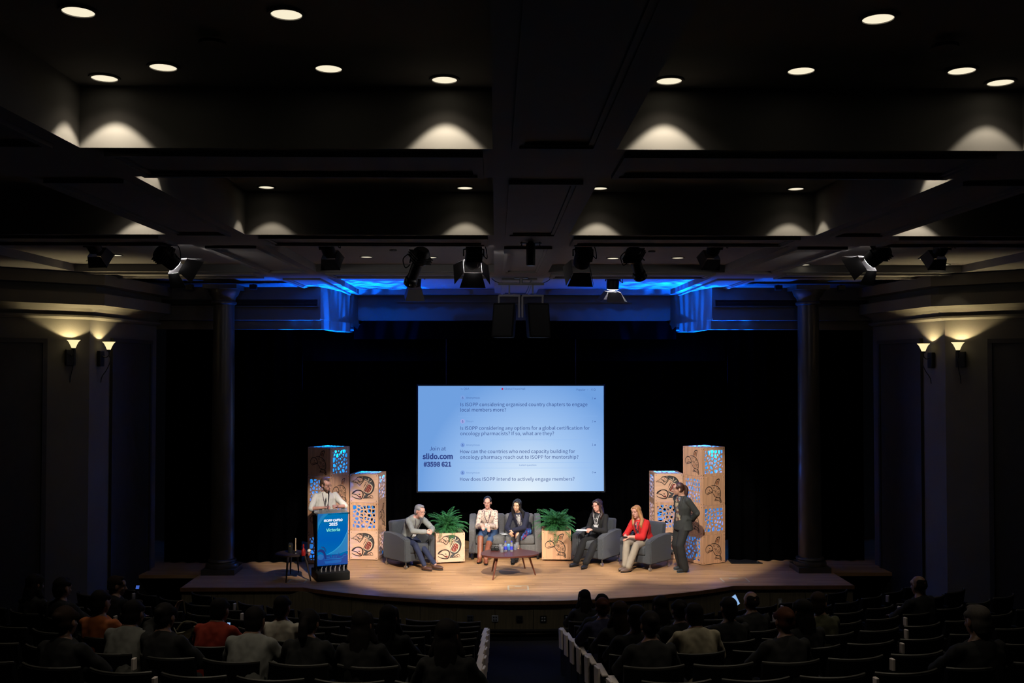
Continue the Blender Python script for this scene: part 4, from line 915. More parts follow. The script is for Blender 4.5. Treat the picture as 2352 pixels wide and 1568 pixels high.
# ------------------------------------------------------------------ stage lamps hung from the ceiling
def align(p, tgt): return Matrix.Translation(p) @ (V(tgt) - V(p)).to_track_quat('-Z', 'Y').to_matrix().to_4x4()
def barn_lamp(mouth, tgt, label, on=True, size=1.0, open_=55, zt=ZS, doors=4, group='barn door spotlights'):
    """fresnel lamp: local -Z is the beam, mouth at the origin"""
    t = thing('stage_spotlight', label, 'stage light', mouth, 0, group); q = (V(tgt) - V(mouth)).to_track_quat('-Z', 'Y'); s = size
    m = q.to_matrix().to_4x4()
    bm = bm_new(); lathe(bm, [(.06 * s, .30 * s), (.10 * s, .28 * s), (.11 * s, .10 * s), (.105 * s, .0), (.10 * s, .0), (.10 * s, .08 * s)], n=20, mtx=m)
    for k in range(4): box(bm, (0, 0, (.16 + .03 * k) * s), (.20 * s, .235 * s, .010 * s), mtx=m)
    obj('lamp_housing', bm, M['blackmetal'], t, True, angle=35)
    bm = bm_new(); lathe(bm, [(.06 * s, -.014 * s), (.098 * s, -.004 * s), (.098 * s, .004)], n=20, mtx=m); obj('lens', bm, M['lensglow'] if on else M['glass'], t)
    a = math.radians(open_)
    for k in range(doors):
        bm = bm_new(); R = Matrix.Rotation(k * PI / 2, 4, 'Z'); L = .20 * s; w0, w1 = .11 * s, .17 * s
        o0 = V((0, -.115 * s, -.045 * s)); d = V((0, -math.cos(a), -math.sin(a))) * L
        pts = [V((-w0, 0, 0)) + o0, V((w0, 0, 0)) + o0, V((w1, 0, 0)) + o0 + d, V((-w1, 0, 0)) + o0 + d]; nn = V((0, -math.sin(a), math.cos(a))) * .004
        v1 = [bm.verts.new(m @ R @ p) for p in pts]; v2 = [bm.verts.new(m @ R @ (p + nn)) for p in pts]
        bm.faces.new(v1); bm.faces.new(v2)
        for i in range(4): bm.faces.new((v1[i], v1[(i + 1) % 4], v2[(i + 1) % 4], v2[i]))
        obj('barn_door', bm, M['barn'], t)
    # yoke and clamp up to the ceiling
    top = zt - mouth[2]; back = (m @ V((0, 0, .14 * s))); lat = (q @ V((1, 0, 0))); bm = bm_new()
    tz = max(top - .10, back.z + .08)
    for sg in (-1, 1): tube(bm, [back + lat * sg * .13 * s, V((back.x + lat.x * sg * .13 * s, back.y, tz - .03)), V((back.x, back.y, tz))], .010, 6)
    tube(bm, [(back.x, back.y, tz - .01), (back.x, back.y, max(top, tz + .02))], .018, 8); box(bm, (back.x, back.y, max(top, tz + .02) - .015), (.12, .10, .03)); obj('yoke', bm, M['blackmetal'], t)
    bm = bm_new(); tube(bm, catmull([back + V((.1, 0, .05)), back + V((.17, 0, -.03)), back + V((.15, .02, .12)), V((back.x + .06, back.y, max(top, tz) - .02))], 5), .006, 5); obj('cable', bm, M['blackmatte'], t)
    return t
def tube_lamp(tail, mouth, label):
    """long profile spot"""
    t = thing('profile_spotlight', label, 'stage light', mouth, 0, 'long tube spotlights'); d = (V(tail) - V(mouth)); L = d.length
    m = (-d).to_track_quat('-Z', 'Y').to_matrix().to_4x4(); s = 1
    bm = bm_new(); lathe(bm, [(.075, 0), (.085, .01), (.085, .10), (.070, .12), (.070, L * .6), (.10, L * .64), (.11, L * .7), (.11, L * .92), (.08, L)], n=18, mtx=m)
    for k in range(3): box(bm, (0, 0, L * (.72 + .06 * k)), (.24, .24, .01), mtx=m)
    obj('lamp_housing', bm, M['blackmetal'], t, True, angle=35)
    bm = bm_new(); lathe(bm, [(.07, .004), (.07, .008)], n=18, mtx=m); obj('lens', bm, M['lensglow'], t)
    bm = bm_new()
    for k in range(6):
        a = k * PI / 3; box(bm, (math.cos(a) * .09, math.sin(a) * .09, .05), (.02, .02, .02), mtx=m)
    obj('focus_clips', bm, M['steel'], t)
    b = m @ V((0, 0, L * .62)); top = ZS - mouth[2]; lat = m.to_3x3() @ V((1, 0, 0)); bm = bm_new()
    for sg in (-1, 1): tube(bm, [b + lat * sg * .12, V((b.x + lat.x * sg * .12, b.y, top - .12)), V((b.x, b.y, top - .08))], .010, 6)
    tube(bm, [(b.x, b.y, top - .1), (b.x, b.y, top + .11)], .016, 8); obj('yoke', bm, M['blackmetal'], t)
    bm = bm_new(); tube(bm, catmull([b + V((-.12, 0, .12)), b + V((-.19, 0, .05)), b + V((-.16, 0, -.06)), b + V((-.1, 0, -.02))], 5), .007, 5); obj('cable', bm, M['blackmatte'], t)
Z3 = 5.42
barn_lamp(LAMPS[0][0], LAMPS[0][1], 'lit barn door spotlight at the far left of the lighting row', zt=Z3)
barn_lamp(LAMPS[1][0], LAMPS[1][1], 'lit barn door spotlight just left of the centre beam', zt=Z3)
barn_lamp(LAMPS[2][0], LAMPS[2][1], 'lit barn door spotlight at the far right of the lighting row', zt=Z3)
barn_lamp(LAMPS[3][0], LAMPS[3][1], 'small lit barn door spotlight in the rear row right of centre', zt=5.40)
tube_lamp(at(972, 572, 12.75), LAMPS[4][0], 'long black tube spotlight tilted down on the left of centre'); tube_lamp(at(1452, 572, 12.75), LAMPS[5][0], 'long black tube spotlight tilted down on the right of centre')
p = at(1335, 606, 12.85); barn_lamp(p, p + V((-.4, 3, -2.4)), 'unlit black barn door spotlight just right of the centre beam', False, zt=Z3, open_=70)
p = at(953, 655, 17.4); barn_lamp(p, p + V((-.2, 1.2, -3)), 'unlit black barn door spotlight in the rear row left of centre', False, zt=5.40, open_=75)
for px, py, lb in ((220, 574, 'small dark lamp tucked behind the beam at the far left'), (756, 580, 'small dark lamp tucked behind the beam on the left'), (1636, 580, 'small dark lamp tucked behind the beam on the right'), (2156, 580, 'small dark lamp tucked behind the beam at the far right')):
    p = at(px, py, 12.9); barn_lamp(p, p + V((.3 if px < 1176 else -.3, 1.6, -1.6)), lb, False, .8, 80, Z3, group='small dark lamps behind the beam')
for px, py, lb in ((1075, 643, 'small dark ceiling projector left of the speakers'), (1311, 641, 'small dark ceiling projector right of the speakers')):
    p = at(px, py, 17.3); p.z = 5.40; t = thing('ceiling_projector', lb, 'projector', p); bm = bm_new(); lathe(bm, [(.10, -.05), (.12, -.03), (.12, 0)], n=16); obj('case', bm, M['blackmetal'], t); bm = bm_new(); ell(bm, (0, 0, -.05), (.06, .06, .035)); obj('dome', bm, M['blackmatte'], t, True)
for px, py, lb in ((422 + 14, 652, 'small black box on the ceiling left of the left column'), (582, 651, 'small black box on the ceiling right of the left column'), (1788, 657, 'small black box on the ceiling left of the right column'), (1932, 657, 'small black box on the ceiling right of the right column')):
    p = at(px, py, 18.3); p.z = ZS; t = thing('ceiling_speaker', lb, 'speaker', p); obj('case', rbox((0, 0, -.055), (.13, .1, .09), .008, 1), M['blackmatte'], t); bm = bm_new(); tube(bm, [(0, 0, -.02), (0, 0, .0)], .02, 8); obj('mount', bm, M['blackmetal'], t)
# vertical black cylinder under the centre beam
p = at(1219, 552, 12.0); t = thing('hanging_projector_mount', 'short black cylinder with a crossbar under the centre beam', 'mount', (p.x, p.y, ZS))
bm = bm_new(); lathe(bm, [(.05, -.29), (.055, -.27), (.055, -.03), (.03, 0)], n=16); obj('cylinder', bm, M['blackmetal'], t, True, angle=40); bm = bm_new(); box(bm, (0, 0, -.018), (.26, .03, .012))
for x in (-.11, .11): tube(bm, [(x, 0, 0), (x, 0, -.06)], .006, 6)
obj('crossbar', bm, M['blackmetal'], t)
# speaker cluster
p = at(1197, 640, 16.9); t = thing('speaker_hanger', 'pale painted hanging bar that carries the two ceiling loudspeakers', 'bracket', (p.x, p.y, ZS)); zb = at(1197, 652, 16.9).z - ZS
bm = bm_new(); lathe(bm, [(.12, -.015), (.12, 0)], n=20); tube(bm, [(0, 0, 0), (0, 0, zb)], .03, 12); obj('drop_pole', bm, M['greymetal'], t); bm = bm_new(); tube(bm, [(-.39, 0, zb), (.39, 0, zb)], .024, 10); obj('crossbar', bm, M['greymetal'], t)
for s in (-1, 1):
    bm = bm_new(); x = s * .20; z1 = at(0, 680, 16.9).z - ZS
    tube(bm, [(x, 0, zb), (x, 0, z1 + .05)], .014, 8)
    for dx in (-.18, .165): box(bm, (x + dx * s * -1 if False else x + dx, 0, (z1 - .17)), (.028, .02, .36))
    box(bm, (x, 0, z1 + .02), (.37, .03, .03)); obj('u_bracket', bm, M['greymetal'], t)
    bm = bm_new(); tube(bm, catmull([(s * .33, 0, zb), (s * .45, 0, zb + .05), (s * .5, .02, -.01)], 5), .006, 5); obj('cable', bm, M['blackmatte'], t)
    sp_ = thing('ceiling_loudspeaker', 'tall black loudspeaker hanging on the %s of the cluster above the screen' % ('left' if s < 0 else 'right'), 'speaker', (p.x + s * .28, 17.0, at(0, 735, 17.0).z), s * .25, 'hanging loudspeakers')
    bm = bm_new(); h = .29; prism(bm, [(-.19, -.12), (.19, -.12), (.15, .2), (-.15, .2)], -h, h); bmesh.ops.bevel(bm, geom=bm.edges[:], offset=.01, segments=2, affect='EDGES')
    for v in bm.verts: v.co.y += (v.co.z) * -.12; v.co.x += v.co.z * -.10 * s
    obj('cabinet', bm, M['blackmatte'], sp_)
    bm = box(bm_new(), (0, -.13, 0), (.33, .012, .52));
    for v in bm.verts: v.co.y += (v.co.z) * -.12; v.co.x += v.co.z * -.10 * s
    obj('grille', bm, M['blackmetal'], sp_)

# ------------------------------------------------------------------ wall sconces
def sconce(px, py, label, wall_n, lit=1.0):
    """px,py: centre of the glass shade"""
    a, b = PLc[0], PLc[1]; c = PLc[2]; right = px > W / 2
    seg = ((a, b) if wall_n == 0 else (b, c)); seg = [V((x if not right else 2 * CX - x, y, 0)) for x, y in seg]
    d = (seg[1] - seg[0]).normalized(); n = V((d.y, -d.x, 0)); n = n if (V((CX, 10, 0)) - seg[0]).dot(n) > 0 else -n
    # ray meets the plane 0.17 m in front of the wall
    r = _ray(px, py); o = seg[0] + n * .17; k = (o - V((0, 0, CAMZ))).dot(n) / r.dot(n); p = V((0, 0, CAMZ)) + r * k
    rz = math.atan2(n.x, -n.y); t = thing('wall_sconce', label, 'wall lamp', p, rz, 'wall sconces')
    bm = bm_new(); lathe(bm, [(.028, -.07), (.034, -.06), (.05, -.02), (.075, .03), (.105, .06), (.101, .06), (.071, .032), (.046, -.018), (.03, -.055)], n=24); obj('glass_shade', bm, M['shade'], t, True, angle=60)
    bm = bm_new(); lathe(bm, [(.03, -.10), (.035, -.07)], n=14); tube(bm, catmull([(0, 0, -.09), (.01, .0, -.16), (.0, .05, -.20), (0, .12, -.17)], 5), .008, 6); tube(bm, catmull([(0, .0, -.16), (.0, -.03, -.25), (.0, .03, -.40), (0, .11, -.52), (0, .13, -.62)], 6), [.007] * 24 + [.003], 6); obj('curved_arm', bm, M['blackmetal'], t, True)
    bm = bm_new(); box(bm, (0, .135, -.22), (.15, .06, .26)); bmesh.ops.bevel(bm, geom=bm.edges[:], offset=.006, segments=1, affect='EDGES'); obj('back_plate', bm, M['blackmetal'], t)
    light('sconce_bulb', 'POINT', (0, 0, -.005), 34 * lit, (1.0, 0.80, 0.42), radius=.012, parent=t)
sconce(169, 789, 'lit bell-shaped wall sconce nearest the left edge', 0); sconce(250, 793, 'lit bell-shaped wall sconce beside the left wall corner, seen from the side', 1, .9)
sconce(2121, 797, 'lit bell-shaped wall sconce beside the right wall corner, seen from the side', 1, .9); sconce(2200, 794, 'lit bell-shaped wall sconce nearest the right edge', 0)

# pipe batten that carries the screen and the valance
bm = bm_new(); tube(bm, [(CX - 3.4, 20.6, 4.56), (CX + 3.4, 20.6, 4.56)], .042, 10)
for x in (-1, 1): box(bm, (scr.location.x + x * SW * .35, 20.63, 4.56), (.05, .08, .09))
tag(obj('pipe_batten', bm, M['blackmetal']), 'black pipe behind the valance that carries the projection screen', 'pipe')

# ------------------------------------------------------------------ people
def orient(d, side=V((1, 0, 0))):
    z = d.normalized(); x = (side - z * side.dot(z)).normalized(); y = z.cross(x); return Matrix((x, y, z)).transposed()
def capsule(bm, a, b, ra, rb, n=12):
    a, b = V(a), V(b); d = b - a; L = d.length
    if L < 1e-5: return ell(bm, a, (ra,) * 3)
    q = orient(d, V((1, 0, 0)) if abs(d.normalized().x) < .9 else V((0, 1, 0))); rs = []
    for k in range(-4, 1):
        t = k / 4 * PI / 2; rs.append(ring(bm, a + q.col[2] * ra * math.sin(t) * .999, q.col[0], q.col[1], max(ra * math.cos(t), .0008), max(ra * math.cos(t), .0008), n))
    for k in range(0, 5):
        t = k / 4 * PI / 2; rs.append(ring(bm, b + q.col[2] * rb * math.sin(t) * .999, q.col[0], q.col[1], max(rb * math.cos(t), .0008), max(rb * math.cos(t), .0008), n))
    skin_rings(bm, rs)
def loft(bm, secs, side, n=20):
    """secs: (point, rx, ry); domed ends"""
    rs = []; P = [V(s[0]) for s in secs]
    for i, (p, rx, ry) in enumerate(secs):
        d = P[min(i + 1, len(P) - 1)] - P[max(i - 1, 0)]; q = orient(d, side)
        if i == 0:
            for k in (.35, .75): rs.append(ring(bm, P[0] - q.col[2] * min(rx, ry) * .6 * (1 - k), q.col[0], q.col[1], rx * k, ry * k, n))
        rs.append(ring(bm, P[i], q.col[0], q.col[1], rx, ry, n))
        if i == len(secs) - 1:
            for k in (.75, .35): rs.append(ring(bm, P[-1] + q.col[2] * min(rx, ry) * .5 * (1 - k), q.col[0], q.col[1], rx * k, ry * k, n))
    skin_rings(bm, rs)
def fuse(name, bm, m, parent, voxel=.009, smooth=4, wrinkle=0.0, seed=0):
    """join overlapping solids into one continuous skin"""
    bmesh.ops.recalc_face_normals(bm, faces=bm.faces[:]); me = bpy.data.meshes.new(name); bm.to_mesh(me); bm.free()
    o = bpy.data.objects.new('tmp', me); COL.objects.link(o)
    r = o.modifiers.new('r', 'REMESH'); r.mode = 'VOXEL'; r.voxel_size = voxel; r.adaptivity = 0
    s = o.modifiers.new('s', 'SMOOTH'); s.factor = .5; s.iterations = smooth
    dg = bpy.context.evaluated_depsgraph_get(); me2 = bpy.data.meshes.new_from_object(o.evaluated_get(dg)); bpy.data.objects.remove(o); bpy.data.meshes.remove(me)
    if wrinkle:
        nr = [v.normal.copy() for v in me2.vertices]; out = []
        for v, q in zip(me2.vertices, nr):
            p = v.co.copy(); c = p * 11 + V((seed * 3.1, 0, 0)); c.z *= .7
            out.extend(p + q * (wrinkle * (noise.noise(c) + .5 * noise.noise(c * 2.3))))
        me2.vertices.foreach_set('co', out); me2.update()
    me2.materials.clear(); me2.materials.append(m); me2.name = name
    for p in me2.polygons: p.use_smooth = True
    return link(name, me2, parent)
def ik(a, b, la, lb, hint):
    a, b, hint = V(a), V(b), V(hint); d = b - a; L = min(d.length, (la + lb) * .995); u = d.normalized(); x = (la * la - lb * lb + L * L) / (2 * L); h = math.sqrt(max(0, la * la - x * x))
    p = (hint - u * hint.dot(u)).normalized(); return a + u * x + p * h, a + u * L
def hand(bm, w, d, nrm, curl=.6, s=1.0, thumb=1):
    """palm plus five separate fingers; d along the hand, nrm is the palm side"""
    d = d.normalized(); nrm = (nrm - d * nrm.dot(d)).normalized(); lat = d.cross(nrm) * thumb
    q = Matrix((lat, nrm, d)).transposed(); ell(bm, w + d * .045 * s, (.040 * s, .017 * s, .052 * s), q)
    for i, (o, L) in enumerate(((-.030, .072), (-.010, .082), (.010, .078), (.029, .062))):
        p = w + d * .082 * s - lat * o * s * -1; e = d * math.cos(curl * .5) + nrm * math.sin(curl * .5); p1 = p + e * L * .5 * s
        e2 = d * math.cos(curl * 1.5) + nrm * math.sin(curl * 1.5); p2 = p1 + e2 * L * .5 * s
        capsule(bm, p - d * .015, p1, .0092 * s, .0086 * s, 8); capsule(bm, p1, p2, .0086 * s, .0072 * s, 8)
    p = w + d * .025 * s + lat * .032 * s; p1 = p + (d * .6 + lat * .7 + nrm * .3).normalized() * .036 * s; p2 = p1 + (d * .9 + lat * .1 + nrm * .4).normalized() * .03 * s
    capsule(bm, p, p1, .012 * s, .0105 * s, 8); capsule(bm, p1, p2, .0105 * s, .008 * s, 8)
def skinm(name, c): return mat(name, c, .5, var=.06, scale=14)
def hairm(name, c, r=.45): return mat(name, c, r, spec=.5 if r < .6 else .15, var=.22, scale=30, stretch=(6, 6, .6))
class Person:
    def __init__(s, label, loc, rz, skin, female=False, scale=1.0, lod=1.0):
        s.t = thing('person', label, 'person', loc, rz); s.skin = skin; s.f = female; s.k = scale; s.lod = lod; s.bm = bm_new(); s.top = bm_new(); s.leg = bm_new()
    def build(s, pelvis, chest, neck, head, look=(0, 0, 0), hips=None, feet=None, knee_hint=((0, -1, .6),) * 2, wrists=None, elbow_hint=((-1, .3, -.4), (1, .3, -.4)), handdir=None, palm=((0, .3, -1),) * 2, sh=.185, girth=1.0, toes=None, curl=.7, arm=(.285, .25), legl=(.43, .42)):
        k = s.k; pelvis, chest, neck, head = map(V, (pelvis, chest, neck, head)); head = head - (head - neck).normalized() * .022; s.pelvis, s.chest, s.neck, s.head = pelvis, chest, neck, head
        sh *= .9 if s.f else 1; g = girth; s.g = g; X = V((1, 0, 0)); bm = s.bm
        up = (neck - chest).normalized(); s.S = [neck - up * .092 - X * sh * .90, neck - up * .092 + X * sh * .90]
        hw = .15 if s.f else .145; w_ = (pelvis + chest) / 2
        s.spine = [(pelvis - V((0, 0, .05)), hw * g, .105 * g), (pelvis + (w_ - pelvis) * .4, hw * .98 * g, .105 * g), (w_, (.122 if s.f else .14) * g, .098 * g), (chest, (.145 if s.f else .165) * g, .112 * g), (chest + (neck - chest) * .5, (sh * .86), .098 * g), (neck - up * .045, sh * .62, .07), (neck, .065, .06)]
        loft(bm, [(p, a * .93, b * .9) for p, a, b in s.spine], X)
        capsule(bm, neck - up * .03, head + V((0, .012, -.07)), .056 if not s.f else .047, .052 if not s.f else .045)
        s.hips = [pelvis + V((-.09, 0, -.03)), pelvis + V((.09, 0, -.03))] if hips is None else hips
        # head
        yw, pt, rl = look; R = Matrix.Rotation(yw, 3, 'Z') @ Matrix.Rotation(rl, 3, 'Y') @ Matrix.Rotation(pt, 3, 'X'); s.R = R; s.hs = hs = 1.0 if not s.f else .95
        HP = lambda x, y, z: head + R @ (V((x, y, z)) * hs); s.HP = HP
        E = lambda c, r: ell(bm, HP(*c), [q * hs for q in r], R, 3)
        E((0, .018, .035), (.076, .094, .088)); E((0, -.022, -.035), (.060, .066, .080)); E((0, -.060, -.094), (.026, .024, .020)); E((0, -.058, .035), (.058, .036, .045))
        capsule(bm, HP(0, -.090, .008), HP(0, -.113, -.028), .0085 * hs, .0125 * hs, 8); capsule(bm, HP(-.034, -.079, .024), HP(.034, -.079, .024), .011 * hs, .011 * hs, 8)
        E((-.013, -.1, -.03), (.009, .009, .008)); E((.013, -.1, -.03), (.009, .009, .008)); E((0, -.083, -.062), (.026, .014, .013)); E((-.038, -.058, -.02), (.022, .02, .022)); E((.038, -.058, -.02), (.022, .02, .022))
        for sd in (-1, 1): E((sd * .078, .012, -.008), (.010, .020, .031))
        # arms
        s.E, s.W = [], []
        for i in (0, 1):
            e, w = ik(s.S[i], wrists[i], arm[0], arm[1], elbow_hint[i]); s.E.append(e); s.W.append(w)
            capsule(bm, s.S[i], e, .043 * g, .035); capsule(bm, e, w, .038, .025)
            d = (V(handdir[i]) if handdir else (w - e)); hand(bm, w, d, V(palm[i]), curl, .93 if not s.f else .86, 1 if i == 0 else -1)
        # legs
        s.K, s.A = [], []
        for i in (0, 1):
            kn, an = ik(s.hips[i], feet[i], legl[0], legl[1], knee_hint[i]); s.K.append(kn); s.A.append(an)
            capsule(bm, s.hips[i], kn, .080 * g, .052); capsule(bm, kn, an, .052, .036)
            td = V(toes[i]) if toes else V((0, -1, 0)); s.toes = toes; capsule(bm, an - V((0, 0, .035)) - td * .02, an + td * .11 + V((0, 0, -.058)), .028, .018)
        s.body = fuse('body', bm, s.skin, s.t, .0065 if s.lod >= 1 else .011, 3)
        return s
    def face(s, eye=(.10, .05, .03), brow=(.05, .03, .02), lips=(.45, .13, .11), glasses=None):
        HP, R = s.HP, s.R
        for sd in (-1, 1):
            bm = bm_new(); ell(bm, HP(sd * .031, -.0835, .008), (.0125, .008, .0058), R); o = obj('eye', bm, mat('eye_white', (.5, .46, .43), .2), s.t, True)
            bm = bm_new(); ell(bm, HP(sd * .031, -.0895, .008), (.0062, .004, .0062), R); obj('iris', bm, mat('iris', eye, .2), o)
            bm = bm_new(); tube(bm, [HP(sd * .014, -.0915, .026), HP(sd * .032, -.092, .032), HP(sd * .05, -.080, .026)], [.0025, .0036, .002], 6); obj('eyebrow', bm, mat('brow', brow, .8), s.t)
        bm = bm_new(); tube(bm, [HP(-.023, -.089, -.062), HP(-.008, -.0975, -.0585), HP(.008, -.0975, -.0585), HP(.023, -.089, -.062)], [.002, .0048, .0048, .002], 6); tube(bm, [HP(-.02, -.090, -.064), HP(0, -.098, -.067), HP(.02, -.090, -.064)], [.002, .0055, .002], 6); obj('lips', bm, mat('lips', lips, .4), s.t, True)
        if glasses:
            bm = bm_new(); g = mat('glasses_frame', glasses, .35, .2)
            for sd in (-1, 1):
                tube(bm, [HP(sd * .033 + .024 * math.cos(a), -.104 + .01 * abs(math.cos(a)) * (1 if sd * math.cos(a) > 0 else 0), .004 + .018 * math.sin(a)) for a in [k * PI / 7 for k in range(15)]], .0019, 6, False)
                tube(bm, [HP(sd * .057, -.096, .010), HP(sd * .081, -.03, .010), HP(sd * .083, .015, .004)], .002, 5)
            tube(bm, [HP(-.009, -.104, .008), HP(.009, -.104, .008)], .002, 5); obj('glasses', bm, g, s.t)
        return s
    def hair(s, style, m, extra=None):
        HP, R, hs = s.HP, s.R, s.hs; bm = bm_new(); E = lambda c, r, q=None: ell(bm, HP(*c), [x * hs for x in r], R, 3)
        if style == 'short': E((0, .034, .055), (.082, .092, .080)); E((0, .055, .0), (.080, .065, .085)); E((0, .065, -.05), (.058, .045, .05)); E((-.06, -.01, .055), (.022, .05, .03)); E((.06, -.01, .055), (.022, .05, .03)); E((0, -.03, .105), (.05, .04, .022))
        elif style == 'bald': E((0, .055, .005), (.080, .062, .058)); E((0, .06, .045), (.078, .05, .05))
        elif style == 'receding': E((0, .045, .052), (.082, .080, .079)); E((0, .055, .0), (.082, .064, .065)); E((0, .0, .09), (.045, .06, .04)); E((-.066, .0, .03), (.018, .035, .03)); E((.066, .0, .03), (.018, .035, .03))
        elif style == 'bun': E((0, .034, .052), (.084, .094, .084)); E((0, .055, .0), (.080, .062, .07)); E((0, .13, .06), (.035, .035, .035)); E((-.062, -.005, .05), (.022, .06, .04)); E((.062, -.005, .05), (.022, .06, .04))
        elif style == 'ponytail':
            E((0, .034, .052), (.084, .096, .084)); E((0, .055, .0), (.080, .062, .07)); E((-.064, -.008, .045), (.020, .055, .04)); E((.064, -.008, .045), (.020, .055, .04)); E((0, .125, .05), (.03, .035, .03))
            tt = [HP(0, .14, .05), HP(0, .17, 0), HP(0, .165, -.08), HP(0, .14, -.17)]
            for a, b, ra, rb in zip(tt, tt[1:], (.03, .04, .042), (.04, .042, .02)): capsule(bm, a, b, ra, rb)
        elif style in ('long', 'bob'):
            E((0, -.024, .098), (.052, .058, .030)); E((0, .034, .052), (.086, .096, .086)); E((0, .055, -.02), (.088, .062, .09)); E((0, .05, -.08), (.08, .055, .07))
            for sd in (-1, 1):
                E((sd * .058, -.022, .062), (.028, .055, .045)); capsule(bm, HP(sd * .075, -.018, .05), HP(sd * .085, -.008, -.07), .020, .026)
            if style == 'long':
                L = extra or .32
                for sd in (-1, 1):
                    a = HP(sd * .082, .0, -.06); c = s.neck + V((sd * .10, -.03, -.02)); c2 = s.front(.72, sd * .085, .012); d = s.front(.72 - (L - .16) * .9, sd * .09, .012); capsule(bm, a, c, .032, .036); capsule(bm, c, c2, .036, .034 if L > .3 else .026); capsule(bm, c2, d, .034 if L > .3 else .026, .014); capsule(bm, HP(sd * .04, .07, -.06), s.neck + V((sd * .05, .08, -.12)), .045, .03)
                capsule(bm, HP(0, .07, -.05), s.neck + V((0, .09, -.16)), .06, .04)
        s.hairo = fuse('hair', bm, m, s.t, .0075 if s.lod >= 1 else .012, 2, .003, 3); return s
    def beard(s, m, full=True):
        HP, R = s.HP, s.R; bm = bm_new(); k = 1.0 if full else .8; ell(bm, HP(0, -.040, -.088), (.052 * k, .052, .036 * k), R, 3)
        if full:
            for sd in (-1, 1): capsule(bm, HP(sd * .069, -.005, -.015), HP(sd * .047, -.045, -.07), .011, .024)
            ell(bm, HP(0, -.060, -.102), (.046, .045, .042), R, 3)
        capsule(bm, HP(-.024, -.089, -.058), HP(0, -.101, -.047), .005, .006); capsule(bm, HP(.024, -.089, -.058), HP(0, -.101, -.047), .005, .006)
        fuse('beard', bm, m, s.t, .006, 2, .002, 5); return s
    def shirt(s, m, name='shirt', sleeve=1.0, hem=.02, thick=.016, flare=1.0, loose=1.0, wr=.006, vox=None):
        bm = bm_new(); X = V((1, 0, 0)); t = thick; sec = [(p, a * loose + t, b * loose + t) for p, a, b in s.spine[:-1]]; sec[0] = (sec[0][0] - V((0, 0, hem)), sec[0][1] * flare, sec[0][2] * flare); sec.append((s.neck - (s.neck - s.chest).normalized() * .015, .075, .07))
        loft(bm, sec, X)
        for i in (0, 1):
            capsule(bm, s.S[i], s.E[i], .044 * s.g + t * .8, .036 + t)
            if sleeve > .3: q = s.E[i] + (s.W[i] - s.E[i]) * sleeve; capsule(bm, s.E[i], q, .040 + t, .040 + t - .010 * sleeve)
        o = fuse(name, bm, m, s.t, vox or (.009 if s.lod >= 1 else .014), 5, wr, 1); return o
    def trousers(s, m, name='trousers', wide=0.0, top=True, length=.97):
        bm = bm_new(); X = V((1, 0, 0)); loft(bm, [(p, a + .010, b + .012) for p, a, b in s.spine[:2]], X)
        for i in (0, 1):
            capsule(bm, s.hips[i], s.K[i], .080 * s.g + .014, .058 + wide * .5); q = s.K[i] + (s.A[i] - s.K[i]) * length; capsule(bm, s.K[i], q, .058 + wide * .5, .045 + wide)
        return fuse(name, bm, m, s.t, .010 if s.lod >= 1 else .016, 4, .005, 7)
    def shoes(s, m, heel=.0, boot=0.0, sole=None):
        for i in (0, 1):
            td = V(s.toes[i]).normalized() if s.toes else V((0, -1, 0)); a = s.A[i]; f = V((a.x, a.y, 0)); z = a.z
            side = td.cross(V((0, 0, 1))).normalized(); q = Matrix((side, td, side.cross(td))).transposed(); bm = bm_new()
            dn = max(.0, z - .085)
            ell(bm, a + td * .055 + V((0, 0, -.052)), (.045, .128, .038), q, 3); ell(bm, a - td * .015 + V((0, 0, -.03)), (.040, .058, .050), q, 3)
            if boot: capsule(bm, a, a + (s.K[i] - a) * boot, .050, .064)
            o = fuse('shoe' if not boot else 'boot', bm, m, s.t, .007, 2)
            bm = bm_new(); poly = [(.038 * math.cos(u) * (1 + .12 * math.sin(u)), .122 * math.sin(u)) for u in [k * PI / 9 for k in range(18)]]
            mm = Matrix.Translation(a + td * .055 + V((0, 0, -.086))) @ q.to_4x4(); prism(bm, poly, -.008, .010, mtx=mm)
            obj('sole', bm, sole or M['blackmatte'], o)
        return s
    def front(s, t, dx=0, out=.028):
        """point on the front of the torso; t=0 pelvis, 1 neck"""
        pts = [q[0] for q in s.spine]; x = t * (len(pts) - 1); i = min(int(x), len(pts) - 2); u = x - i; p = pts[i].lerp(pts[i + 1], u); ry = s.spine[i][2] * (1 - u) + s.spine[i + 1][2] * u
        d = (pts[i + 1] - pts[i]).normalized(); f = V((1, 0, 0)).cross(d).normalized(); f = -f if f.y > 0 else f
        rx = s.spine[i][1]; return p + V((dx, 0, 0)) + f * (ry * math.sqrt(max(.05, 1 - (dx / rx) ** 2)) + out)
    def lanyard(s, m, badge_t=.35, bm_=None, size=(.085, .11), out=.035):
        bm = bm_new(); b = s.front(badge_t, 0, out)
        for sd in (-1, 1):
            pts = catmull([s.neck + V((sd * .055, .03, .0)), s.front(.86, sd * .06, .022), s.front(.68, sd * .05, .03), s.front(.52, sd * .025, .03), b + V((0, 0, size[1] * .5))], 5)
            tube(bm, pts, .0055, 5)
        obj('lanyard', bm, m, s.t); d = (s.front(badge_t + .08, 0, out) - s.front(badge_t - .04, 0, out)).normalized(); q = orient(d, V((1, 0, 0)))
        bm = bm_new(); box(bm, (0, 0, 0), (size[0], .004, size[1]), mtx=Matrix.Translation(b) @ q.to_4x4()); obj('badge', bm, bm_ or M['white'], s.t); return s
